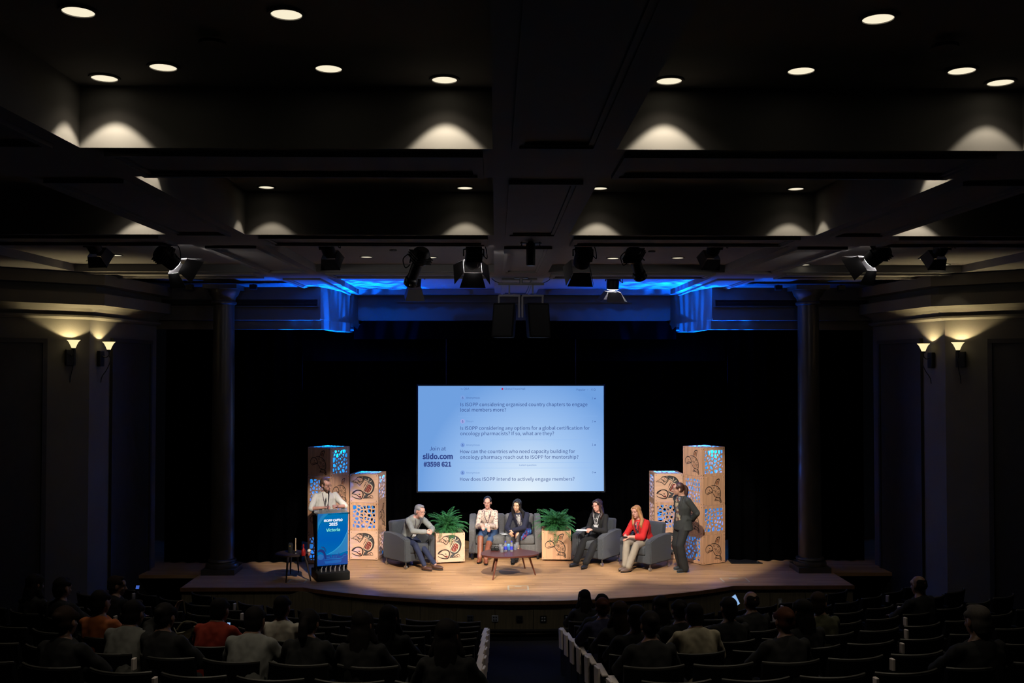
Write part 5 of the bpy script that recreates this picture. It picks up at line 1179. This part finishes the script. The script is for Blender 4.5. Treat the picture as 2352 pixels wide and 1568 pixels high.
    def blouse(s, m, w=.07, t0=.22, t1=.9, name='blouse'):
        """strip of blouse showing between open jacket fronts"""
        bm = bm_new(); N = 12; rows = []
        for i in range(N + 1):
            t = t0 + (t1 - t0) * i / N; ww = w * (1 - .35 * abs(i / N - .4)); rows.append([bm.verts.new(s.front(t, ww * x, .018 + .006 * (1 - abs(x)))) for x in (-1, -.5, 0, .5, 1)])
        for a, b in zip(rows, rows[1:]):
            for j in range(4): bm.faces.new((a[j], a[j + 1], b[j + 1], b[j]))
        o = obj(name, bm, m, s.t, True); sm = o.modifiers.new('thick', 'SOLIDIFY'); sm.thickness = .006; return s
    def lapels(s, m, w=.08, t0=.3, t1=.92):
        for sd in (-1, 1):
            bm = bm_new(); N = 8; rows = []
            for i in range(N + 1):
                t = t0 + (t1 - t0) * i / N; x = sd * (w * (1 - .35 * abs(i / N - .4))); rows.append((bm.verts.new(s.front(t, x, .024)), bm.verts.new(s.front(t, x + sd * (.012 + .035 * (i / N) ** .7), .027))))
            for a, b in zip(rows, rows[1:]): bm.faces.new((a[0], a[1], b[1], b[0]))
            o = obj('lapel', bm, m, s.t, True); sm = o.modifiers.new('thick', 'SOLIDIFY'); sm.thickness = .008
        return s
SK1 = skinm('fair_skin', (.52, .28, .20)); SK2 = skinm('rosy_skin', (.55, .28, .215)); SK3 = skinm('light_tan_skin', (.50, .30, .19))
darklan = mat('dark_lanyard', (.04, .02, .04), .7, var=.5, scale=60)

# man at the lectern
mp1 = gr(757, 1320, 0); mp1 = V((LC.x + Rl.col[1].x * .46 - .02, LC.y + Rl.col[1].y * .46, 0))
P = Person('bearded man with glasses and a white shirt standing behind the lectern', mp1, LR, SK2)
P.build((0, 0, .95), (0, .0, 1.25), (0, -.02, 1.50), (.01, -.05, 1.63), look=(.75, .18, 0), feet=((-.12, 0, .085), (.12, 0, .085)), knee_hint=((0, -1, 0),) * 2, legl=(.44, .43), girth=1.12, sh=.20,
        wrists=((-.06, -.31, 1.235), (.16, -.31, 1.24)), elbow_hint=((-1.5, .2, -.6), (1.2, .2, -.6)), handdir=((.5, -.9, .25), (-.5, -.8, .35)), palm=((.6, .0, -.8), (-.6, 0, -.8)), curl=1.1)
P.face(glasses=(.02, .015, .015), brow=(.10, .04, .02)); P.hair('receding', hairm('brown_cropped_hair', (.07, .035, .02))); P.beard(hairm('brown_beard', (.09, .035, .02)))
P.shirt(mat('white_cotton', (.62, .60, .56), .85, bump=.1), sleeve=.12, loose=1.05, thick=.016, wr=.012); P.trousers(mat('dark_trousers', (.02, .02, .025), .9)); P.shoes(M['blackmatte']); P.lanyard(darklan, .30)
bm = bm_new(); tube(bm, [P.W[1] + V((.028 * math.cos(a) * .9, .028 * math.sin(a) * .6, .015 * math.cos(a))) for a in [k * PI / 6 for k in range(13)]], .008, 6); obj('wristwatch', bm, M['blackmatte'], P.t)

def chair_local(ch, rz, p):  # world point -> local frame of a person rooted there
    return Matrix.Rotation(-rz, 3, 'Z') @ (V(p) - ch)
# grey-haired man leaning forward
rz = math.radians(43); c = CH1[1]; root = V((c.x, c.y, 0)) + Matrix.Rotation(rz, 3, 'Z') @ V((.0, -.02, 0))
P = Person('grey-haired man in a grey sweater leaning forward in the left armchair', root, rz, SK2)
P.build((0, .06, .52), (0, -.06, .77), (0, -.22, .955), (.01, -.315, 1.06), look=(.15, .12, .05), feet=((-.12, -.60, .09), (.05, -.72, .09)), toes=((.25, -1, 0), (.35, -1, 0)), knee_hint=((-.35, -1, 1), (.3, -1, 1)), girth=1.02,
        wrists=((-.06, -.56, .70), (.085, -.56, .70)), elbow_hint=((-1, .2, -.5), (1, .2, -.5)), handdir=((.8, -.7, -.1), (-.8, -.6, -.1)), palm=((.5, .3, -.3), (-.5, .3, -.3)), curl=1.3)
P.face(glasses=(.12, .11, .11), brow=(.25, .2, .18)); P.hair('short', hairm('grey_hair', (.22, .22, .23))); P.beard(hairm('white_stubble', (.36, .28, .25)), False)
P.shirt(mat('grey_wool', (.21, .22, .21), .95, var=.15, scale=60, bump=.2), 'sweater', .95, hem=.03, wr=.008); P.trousers(mat('dark_denim', (.012, .018, .05), .85, var=.2)); P.shoes(mat('brown_leather', (.06, .025, .015), .5), sole=mat('dark_sole', (.03, .02, .015), .7))
P.lanyard(darklan, .34, size=(.09, .06), out=.05)

# two women on the sofa
root = V((at(1122, 1250, 19.9).x, 19.95, 0)); rz = math.radians(-6)
P = Person('dark-haired woman in a floral blouse and tall brown boots, left on the sofa', root, rz, SK2, True)
P.build((0, .02, .52), (0, -.07, .785), (0, -.13, .975), (0, -.19, 1.115), look=(0, .05, 0), feet=((-.10, -.60, .10), (.03, -.72, .10)), toes=((-.1, -1, 0), (.15, -1, 0)), knee_hint=((-.1, -1, 1), (-.1, -1, 1.2)),
        wrists=((-.075, -.44, .70), (.045, -.45, .69)), elbow_hint=((-.45, .2, -1), (.45, .2, -1)), handdir=((.3, -.8, -.5), (.25, -.6, -.8)), palm=((.2, .2, -1), (-.2, .2, -1)), curl=.7)
P.face(glasses=(.35, .22, .18), brow=(.02, .012, .01)); P.hair('bun', hairm('black_hair', (.008, .006, .006)))
P.shirt(pattern('floral_cotton', (.56, .45, .37), ((.25, .12, .11), (.12, .09, .10), (.62, .52, .44), (.45, .30, .25)), 75, .6), 'blouse', .9, hem=-.03, wr=.008); P.trousers(mat('blue_denim', (.03, .07, .16), .85, var=.3)); P.shoes(mat('cognac_leather', (.19, .06, .025), .45, var=.2), boot=.93)
P.lanyard(darklan, .36, size=(.10, .12)); bm = bm_new(); box(bm, (0, 0, 0), (.10, .005, .025), mtx=Matrix.Translation(P.front(.27, 0, .036))); obj('teal_badge_strip', bm, mat('teal', (.02, .28, .30), .5), P.t)
root = V((at(1199, 1250, 19.9).x, 19.95, 0)); rz = math.radians(-14)
P = Person('black-haired woman in a navy blazer and blue skirt, right on the sofa', root, rz, SK3, True)
P.build((0.03, .02, .52), (0, -.10, .765), (-.03, -.20, .935), (-.045, -.27, 1.065), look=(-.05, .12, .12), feet=((-.02, -.72, .10), (.02, -.55, .12)), toes=((.2, -1, 0), (0, -1, 0)), knee_hint=((0, -1, 1), (-.4, -1, 1)),
        wrists=((-.13, -.50, .57), (-.06, -.50, .60)), elbow_hint=((-.6, .2, -.8), (.6, .1, -.8)), handdir=((.5, -.5, -.8), (-.5, -.5, -.8)), palm=((.5, .3, -.3), (-.5, .3, -.3)), curl=1.0)
P.face(brow=(.02, .012, .01)); P.hair('long', hairm('straight_black_hair', (.006, .005, .006)), .22)
P.shirt(mat('navy_wool', (.008, .010, .028), .9), 'blazer', .97, hem=.02, wr=.006); P.blouse(pattern('speckled_blouse', (.35, .34, .33), ((.08, .08, .09), (.6, .58, .55)), 60), .05); P.lapels(mat('navy_lapel', (.012, .014, .035), .9), .05)
P.trousers(mat('black_tights', (.012, .010, .012), .6), 'tights', -.008); P.shoes(M['blackmatte'], boot=.15)
bm = bm_new(); loft(bm, [(P.pelvis + V((0, -.02, -.02)), .185, .145), (P.pelvis.lerp((P.K[0] + P.K[1]) / 2, .45) + V((0, 0, .0)), .165, .105), (P.pelvis.lerp((P.K[0] + P.K[1]) / 2, .8), .14, .085)], V((1, 0, 0))); fuse('skirt', bm, pattern('blue_print', (.02, .05, .22), ((.3, .02, .05), (.01, .01, .05), (.05, .2, .5)), 30, .6), P.t, .011, 3)
P.lanyard(darklan, .30, size=(.09, .10), out=.05)
t = thing('paper_sheet', 'white folded paper on the sofa beside the navy blazer', 'paper', (root.x - .36, root.y - .10, .465), .3); obj('sheet', box(bm_new(), (0, 0, 0), (.12, .18, .006)), M['white'], t)

# woman in black
rz = math.radians(-40); c = CH3[1]; root = V((c.x + .06, c.y, 0))
P = Person('dark-haired woman in a black suit with glasses holding white papers', root, rz, SK2, True)
P.build((0, .05, .515), (0, .0, .785), (0, -.04, .98), (-.005, -.09, 1.115), look=(-.10, .10, 0), feet=((-.13, -.62, .09), (.12, -.66, .09)), toes=((-.15, -1, 0), (.2, -1, 0)), knee_hint=((-.1, -1, 1), (.1, -1, 1)),
        wrists=((-.05, -.33, .68), (.06, -.33, .68)), elbow_hint=((-.6, .3, -1), (.6, .3, -1)), handdir=((.4, -.9, -.1), (-.4, -.9, -.1)), palm=((.2, .2, -1), (-.2, .2, -1)), curl=.9)
P.face(glasses=(.45, .18, .15), brow=(.04, .02, .015)); P.hair('long', hairm('dark_brown_hair', (.02, .009, .008)), .24)
P.shirt(mat('black_suiting', (.003, .003, .0035), .9), 'blazer', .97, hem=.03, wr=.006); P.blouse(pattern('black_white_print', (.02, .02, .022), ((.5, .5, .5), (.02, .02, .02)), 60, .75), .05); P.lapels(mat('black_lapel', (.010, .010, .011), .8), .05)
P.trousers(mat('black_trousers', (.003, .003, .0035), .9), wide=.02); P.shoes(mat('black_shoe', (.012, .014, .018), .4)); P.lanyard(mat('silver_lanyard', (.4, .4, .42), .5), .40, size=(.09, .12), out=.05)
wp = V((-.10, -.47, .665)); t = thing('paper_sheet', 'white papers held in the lap of the woman in black', 'paper', P.t.matrix_basis @ wp, rz + .25); obj('sheet', box(bm_new(), (0, 0, 0), (.21, .16, .004), .2), M['white'], t)

# woman in the red jacket
rz = math.radians(-44); c = CH4[1]; root = V((c.x, c.y, 0)) + Matrix.Rotation(rz, 3, 'Z') @ V((-.02, -.0, 0)); red = mat('red_knit', (.50, .012, .012), .9, var=.1, bump=.1)
P = Person('woman with long blonde hair and a red jacket holding a phone', root, rz, SK2, True)
P.build((0, .0, .51), (0, -.09, .755), (-.02, -.16, .93), (-.05, -.215, 1.065), look=(.0, .05, -.16), feet=((-.06, -.53, .09), (.06, -.60, .09)), toes=((-.15, -1, 0), (-.3, -1, 0)), knee_hint=((-.15, -1, 1), (.25, -1, 1)), girth=1.14,
        wrists=((-.15, -.42, .61), (-.05, -.43, .61)), elbow_hint=((-.6, .1, -.8), (.9, .1, -.7)), handdir=((.2, -.8, -.5), (-.5, -.7, -.3)), palm=((.4, .3, -.6), (-.4, .3, -.6)), curl=1.0)
P.face(brow=(.20, .10, .05), lips=(.5, .16, .13)); P.hair('long', hairm('long_blonde_hair', (.40, .20, .08)), .44)
P.shirt(red, 'jacket', .38, hem=.09, flare=1.22, wr=.008, thick=.022); P.blouse(pattern('red_black_white_print', (.35, .33, .32), ((.03, .02, .03), (.45, .03, .05), (.03, .02, .03)), 55, .4), .055, .12); P.lapels(red, .055)
P.trousers(mat('beige_linen', (.28, .24, .185), .9, var=.1), wide=.022); P.shoes(mat('patterned_flats', (.12, .08, .06), .5, var=.5, scale=60)); P.lanyard(darklan, .36, size=(.06, .09), bm_=mat('grey_badge', (.5, .5, .52), .5))
wp = (P.W[0] + P.W[1]) / 2 + V((-.02, -.075, .0)); t = thing('phone', 'black phone in the hands of the woman in red', 'phone', P.t.matrix_basis @ wp, rz + .4); obj('case', rbox((0, 0, 0), (.15, .075, .012), .005, 2), M['blackmetal'], t)

# standing woman
sp_ = gr(1574, 1311, 0); rz = math.radians(-62); root = V((sp_.x - .03, sp_.y + .03, 0)); chm = mat('charcoal_suiting', (.030, .034, .033), .85, var=.1, bump=.1)
P = Person('woman with a ponytail in a charcoal pantsuit standing by the right towers', root, rz, SK1, True)
P.build((0, .0, .92), (0, -.01, 1.18), (0, -.03, 1.41), (-.02, -.12, 1.53), look=(-.42, .0, 0), feet=((-.10, .05, .085), (.10, -.06, .085)), toes=((-.2, -1, 0), (.05, -1, 0)), knee_hint=((0, -1, 0),) * 2, legl=(.425, .42), girth=1.14,
        wrists=((-.06, .165, .93), (.05, .165, .93)), elbow_hint=((-1, .45, -.3), (1, .45, -.3)), handdir=((.9, .1, -.2), (-.9, .1, -.2)), palm=((0, 1, 0), (0, 1, 0)), curl=.8, sh=.20)
P.face(glasses=(.10, .04, .04), brow=(.05, .02, .015)); P.hair('ponytail', hairm('brown_ponytail', (.045, .018, .013)))
P.shirt(chm, 'suit_jacket', .97, hem=.10, flare=1.16, wr=.006, thick=.02); P.blouse(pattern('earth_print_blouse', (.30, .24, .16), ((.10, .12, .16), (.4, .32, .2), (.12, .04, .03)), 24, .45), .085, .08, .9); P.lapels(mat('charcoal_lapel', (.035, .038, .038), .8), .085, .2)
P.trousers(mat('charcoal_trousers', (.018, .019, .019), .85), wide=.042, length=1.03); P.shoes(mat('black_sneaker', (.02, .025, .03), .5), sole=mat('blue_grey_sole', (.12, .17, .22), .6))
bm = bm_new(); q = P.front(.18, .13, .02); box(bm, (0, 0, 0), (.012, .12, .035), mtx=Matrix.Translation((.185, -.01, .97))); obj('pocket_flap', bm, chm, P.t)
bm = bm_new(); box(bm, (0, 0, 0), (.04, .03, .03), mtx=Matrix.Translation(P.HP(0, .135, .05))); bmesh.ops.bevel(bm, geom=bm.edges[:], offset=.008, segments=2, affect='EDGES'); obj('hair_tie', bm, M['ink'], P.t)

# ------------------------------------------------------------------ auditorium seats in curved rows
def seat_meshes():
    out = {}; n = 10; A = .62; R = .42    # backrest curved in plan, ends reaching forward (+Y = towards the stage)
    bm = bm_new(); rows = []
    for i in range(n + 1):
        a = -A + 2 * A * i / n; x = R * math.sin(a); y = R * (1 - math.cos(a)); col_ = []
        for (dy, z) in ((0, .34), (-.035, .58), (-.07, .795), (-.03, .80), (.01, .58), (.045, .34)): col_.append(bm.verts.new((x, y + dy, z)))
        rows.append(col_)
    for a, b in zip(rows, rows[1:]):
        for k in range(6): bm.faces.new((a[k], a[(k + 1) % 6], b[(k + 1) % 6], b[k]))
    bm.faces.new(rows[0]); bm.faces.new(list(reversed(rows[-1])))
    out['backrest'] = (bm, M['seatfab'])
    bm = bm_new(); tube(bm, [(R * 1.01 * math.sin(-A + 2 * A * i / n), R * (1 - math.cos(-A + 2 * A * i / n)) - .052, .803) for i in range(n + 1)], .011, 6); out['top_rail'] = (bm, M['seatrail'])
    bm = box(bm_new(), (0, .27, .41), (.46, .42, .09), 0, .03, 2); out['seat'] = (bm, M['seatfab'])
    bm = bm_new()
    for s in (-1, 1): box(bm, (s * .268, .05, .30), (.035, .10, .60)); box(bm, (s * .268, .16, .015), (.05, .34, .03))
    out['pedestal'] = (bm, M['blackmatte'])
    bm = bm_new(); box(bm, (-.272, .16, .615), (.052, .34, .028), 0, .008, 1); out['armrest'] = (bm, M['blackmatte'])
    res = {}
    for k, (bm, m) in out.items():
        bmesh.ops.recalc_face_normals(bm, faces=bm.faces[:]); me = bpy.data.meshes.new(k); bm.to_mesh(me); bm.free(); me.materials.append(m); res[k] = me
    return res
SM = seat_meshes(); SEATS = []; PITCH_ = .575
ordn = ['front', 'second', 'third', 'fourth', 'fifth', 'sixth', 'seventh', 'eighth', 'ninth']
for k in range(-1, 8):
    R = R0 - k; fl = row_floor(k)
    for side in (-1, 1):
        j = 0
        while True:
            a = side * (.58 / R + (j + .5) * PITCH_ / R); x, y = arc_pt(R, a)
            if abs(x - CX) > 6.3 or j > 14: break
            wall_y = 16.4 - (abs(x - CX) - 7.05) * -.93
            px, py = proj((x, y, fl + .8)); vis = -60 < px < W + 60 and py < H + 6
            blocked = y > 15.9 or (abs(x - CX) < 4 and y > 15.0)
            if vis and not blocked:
                t = thing('auditorium_seat', '', 'seat', (x, y, fl), a, 'auditorium seats in curved rows')
                for nm, me in SM.items(): link(nm, me, t)
                SEATS.append(dict(t=t, k=k, j=j, side=side, a=a, x=x, y=y, fl=fl, used=None))
                rown = 'row %s from the stage' % ordn[7 - k]
                t['label'] = 'black seat %s from the aisle, %s block, %s' % (('first second third fourth fifth sixth seventh eighth ninth tenth eleventh twelfth thirteenth fourteenth fifteenth'.split())[j], 'left' if side < 0 else 'right', ordn[7 - k] + ' row from the stage')
                if j == 0:  # aisle end: side panel, pale arm top and folded writing tablet
                    s = side; bm = box(bm_new(), (-s * .30, .12, .31), (.02, .42, .60), 0, .004, 1); obj('end_panel', bm, M['blackmatte'], t)
                    bm = box(bm_new(), (-s * .295, .14, .635), (.06, .36, .022), 0, .006, 1); obj('arm_pad', bm, M['tablet'], t)
                    bm = bm_new(); box(bm, (-s * .345, .10, .54), (.024, .22, .27), 0, .006, 1); bmesh.ops.rotate(bm, verts=bm.verts[:], cent=V((-s * .345, .10, .54)), matrix=Matrix.Rotation(-.15, 3, 'X')); obj('folded_tablet', bm, M['tablet'], t)
                elif (j * 7 + k * 5) % 4 == 1:
                    bm = bm_new(); box(bm, (-.272, -.03, .74), (.028, .05, .10), 0, .005, 1); obj('folded_tablet', bm, M['tablet'], t)
            j += 1

# ------------------------------------------------------------------ audience, seen from behind
SKA = skinm('shaded_audience_skin', (.20, .105, .075))  # darker copy of the skin tone, shade of the hall put into the colour
def aud_proto(style, female, lean, armsup=False, head_turn=0.0, girth=1.0):
    P = Person('proto', (0, 0, 0), 0, SKA, female, lod=.5)
    hint = ((-1, .2, -.5), (1, .2, -.5))
    P.build((0, .05, .50), (0, .05 - .02 - lean * .3, .79), (0, .03 - lean * .7, 1.02), (0, -.0 - lean, 1.145 - lean * .25), look=(head_turn, .12, 0), feet=((-.12, -.46, .09), (.12, -.46, .09)), knee_hint=((0, -1, 1),) * 2, girth=girth,
            wrists=((-.08, -.36, .68), (.08, -.36, .68)) if not armsup else ((-.05, -.34, .72), (.06, -.30, 1.08)), elbow_hint=hint, handdir=((.3, -1, 0), (-.3, -1, .0)) if not armsup else ((.3, -1, 0), (-.1, -.3, 1)))
    P.hair(style, M['ink'], .2); P.shirt(M['white'], 'top', .95 if not armsup else .9, hem=.02, loose=1.02, thick=.02, wr=.012); P.trousers(M['blackmatte']); P.shoes(M['blackmatte'])
    for o in [x for x in COL.objects if x.parent == P.t]:
        for q in [x for x in COL.objects if x.parent == o]: bpy.data.objects.remove(q)
    parts = [x for x in COL.objects if x.parent == P.t]; return P, [(o.name.split('.')[0], o.data) for o in parts], P
PRO = {}
for nm, a in dict(m_up=('short', False, .02), m_fwd=('short', False, .16), bald=('bald', False, .04), f_long=('long', True, .03), f_bun=('bun', True, .05), f_pony=('ponytail', True, .10), f_arm=('bun', True, .06, True), m_left=('short', False, .05, False, -.7)).items():
    P, parts, _ = aud_proto(*a); PRO[nm] = parts
    for o in [x for x in COL.objects if x.parent == P.t]: bpy.data.objects.remove(o)
    bpy.data.objects.remove(P.t)
def dim(name, c): return mat(name, c, .9, var=.12, scale=20)
HB = hairm('black_audience_hair', (.008, .006, .006), .8); HR = hairm('auburn_audience_hair', (.06, .02, .01), .8); HG = hairm('grey_audience_hair', (.07, .06, .055), .8); HN = hairm('brown_audience_hair', (.022, .012, .008), .8)
DK = dim('black_clothing', (.006, .006, .007)); WH = dim('off_white_shirt', (.6, .56, .48)); GY = dim('grey_shirt', (.16, .16, .15)); LG = dim('light_grey_shirt', (.22, .22, .21)); RD = dim('dark_red_shirt', (.40, .04, .02)); CR = dim('cream_jacket', (.5, .44, .32)); NV = dim('navy_top', (.02, .02, .06)); OL = dim('olive_top', (.06, .06, .03)); OG = dim('orange_top', (.40, .11, .03))
AUD = [(649, 1376, 'm_up', WH, HB, 'dark-haired person in an off-white shirt in front of the left stage edge'), (575, 1404, 'm_fwd', LG, HB, 'person in a light grey shirt left of the one in off-white'), (492, 1386, 'm_fwd', RD, HB, 'person in a dark red shirt leaning to the right'),
       (374, 1395, 'f_arm', DK, HB, 'person in black with a raised white-sleeved arm'), (292, 1392, 'm_fwd', GY, HB, 'person in a grey shirt bending over a phone, left block'), (232, 1374, 'm_up', OG, HB, 'dark figure with an orange collar behind the grey shirt'),
       (85, 1332, 'f_long', DK, HB, 'dark silhouette of a seated person nearest the left edge'), (143, 1340, 'm_up', DK, HB, 'dark silhouette of a seated person second from the left edge'), (275, 1332, 'm_left', DK, HN, 'dark figure whose face catches a little light, far left'),
       (705, 1408, 'f_pony', DK, HB, 'dark figure leaning right of the off-white shirt'), (831, 1412, 'f_long', DK, HB, 'person with long black hair before the lit stage, left of two'), (893, 1422, 'f_long', DK, HB, 'person with long black hair before the lit stage, right of two'),
       (1027, 1440, 'f_long', DK, HB, 'lone person with long black hair left of the aisle'), (1343, 1408, 'f_long', DK, HB, 'person with long dark hair first right of the aisle'), (1384, 1412, 'f_bun', NV, HR, 'person with curly auburn hair right of the aisle'),
       (1424, 1392, 'f_long', DK, HN, 'person with a tall rounded head of brown hair right of the aisle'), (1461, 1420, 'm_up', DK, HB, 'dark figure behind the brown-haired one, right block'), (1494, 1404, 'f_bun', DK, HB, 'dark-haired person with the hair up, right block'),
       (1518, 1392, 'f_long', DK, HB, 'person with sleek long black hair, right block'), (1562, 1392, 'f_bun', DK, HB, 'dark-haired person left of the cream jacket'), (1603, 1396, 'm_fwd', CR, HB, 'person in a cream jacket in the right block'),
       (1672, 1396, 'm_up', DK, HB, 'dark figure below the raised glowing phone'), (1725, 1362, 'bald', DK, HB, 'bald person in dark clothes beside the raised phone'), (1842, 1386, 'f_long', DK, HB, 'dark figure beside the white switch plate'),
       (1880, 1376, 'm_left', OL, HN, 'person whose cheek catches red light at the right end of the stage'), (2118, 1338, 'bald', DK, HB, 'bald person turned sideways near the right wall'), (2245, 1410, 'm_up', DK, HG, 'grey-haired figure at the far right of the hall'),
       (1803, 1492, 'f_bun', DK, HR, 'person with reddish hair in the nearer right block'), (1382, 1508, 'm_up', DK, HB, 'dark hunched figure beside the aisle, right block'), (150, 1556, 'f_bun', DK, HN, 'brown-haired head at the bottom left corner')]
for px, py, pr, top, hair, label in AUD:
    best = None
    for s in SEATS:
        if s['used']: continue
        q = Matrix.Rotation(s['a'], 3, 'Z') @ V((0, .12, 1.165)); hx, hy = proj((s['x'] + q.x, s['y'] + q.y, s['fl'] + q.z)); c = abs(hx - px) + 1.2 * abs(hy - py)
        if best is None or c < best[0]: best = (c, s, hx, hy)
    c, s, hx, hy = best; s['used'] = label
    sc = max(-.14, min(.14, (px - hx) * s['y'] / F))
    q = Matrix.Rotation(s['a'], 3, 'Z') @ V((sc, .10, 0)); t = thing('person', label, 'person', (s['x'] + q.x, s['y'] + q.y, s['fl'] - .02), s['a'] + PI, 'seated audience')
    del t['group']
    for nm, me in PRO[pr]:
        o = link(nm, me, t)
        if nm == 'hair': set_mat(o, hair)
        if nm == 'top': set_mat(o, top)
    if pr == 'f_arm':
        for nm, me in PRO[pr]:
            if nm == 'top': set_mat(t.children[-1], top) if False else None
def glow(px, py, Y, w, h, tilt, label, m, ry=0.0):
    p = at(px, py, Y); t = thing('phone', label, 'phone', p, ry, 'phones held by the audience'); bm = box(bm_new(), (0, .006, 0), (w, .008, h), 0, .003, 1); bmesh.ops.rotate(bm, verts=bm.verts[:], cent=V((0, 0, 0)), matrix=Matrix.Rotation(tilt, 3, 'X')); obj('case', bm, M['blackmetal'], t)
    bm = box(bm_new(), (0, -.001, 0), (w * .9, .004, h * .93)); bmesh.ops.rotate(bm, verts=bm.verts[:], cent=V((0, 0, 0)), matrix=Matrix.Rotation(tilt, 3, 'X')); obj('screen', bm, m, t); return t
t = glow(1690, 1378, 13.6, .075, .15, -.2, 'glowing phone held up in the right block', M['phone']); t.rotation_euler = (0, -.42, .5)
t = glow(1832, 1444, 11.0, .10, .13, -.5, 'pale blue glowing tablet held low in the right block', M['phone']); t.rotation_euler = (0, -.6, .3)
t = glow(354, 1459, 9.6, .09, .06, -.6, 'blue-lit phone in the lap of the grey-shirted person', M['phone']); t = glow(301, 1417, 11.3, .03, .07, -.2, 'small blue-lit phone edge above the grey shirt', M['phoneblue']); t.rotation_euler = (0, .5, .2)
t = glow(613, 1443, 11.0, .06, .07, -.5, 'blue-lit phone beside the light grey shirt', M['phone']); t = glow(316, 1348, 14.0, .05, .05, -.5, 'dim blue phone at the far left', M['phoneblue']); t = glow(525, 1434, 11.8, .04, .05, -.5, 'small blue-lit phone beside the dark red shirt', M['phone'])
t = thing('tote_bag', 'cream cloth bag hanging over a seat back in the left block', 'bag', at(432, 1452, 9.55), .2); bm = bm_new(); prism(bm, [(-.13, .05), (-.10, .0), (.10, .02), (.13, .06), (.05, .05), (.02, -.04), (-.06, -.10), (-.10, -.02)], -.02, .02, mtx=Matrix.Rotation(PI / 2, 4, 'X'))
for v in bm.verts: v.co.z *= 1.1
obj('cloth', bm, mat('cream_canvas', (.22, .20, .12), .9, var=.3, scale=30), t)
bm = bm_new(); tube(bm, catmull([(-.1, 0, .03), (-.04, 0, .10), (.06, 0, .09), (.1, 0, .04)], 4), .008, 6); obj('handle', bm, mat('canvas_strap', (.2, .18, .12), .9), t)
t = thing('folded_jacket', 'olive cream jacket draped over a seat back in the right block', 'jacket', at(1880, 1446, 10.9), 0); bm = bm_new(); rr = random.Random(3)
capsule(bm, (-.18, 0, 0), (.18, .02, .01), .035, .03); capsule(bm, (-.12, -.03, -.02), (-.09, -.05, -.14), .03, .02); capsule(bm, (-.18, 0, .01), (-.1, -.02, -.05), .03, .03); capsule(bm, (.16, -.02, 0), (.18, -.04, -.06), .03, .02)
fuse('cloth', bm, mat('olive_cream_cloth', (.16, .14, .07), .9, var=.3, scale=20), t, .012, 4, .012)
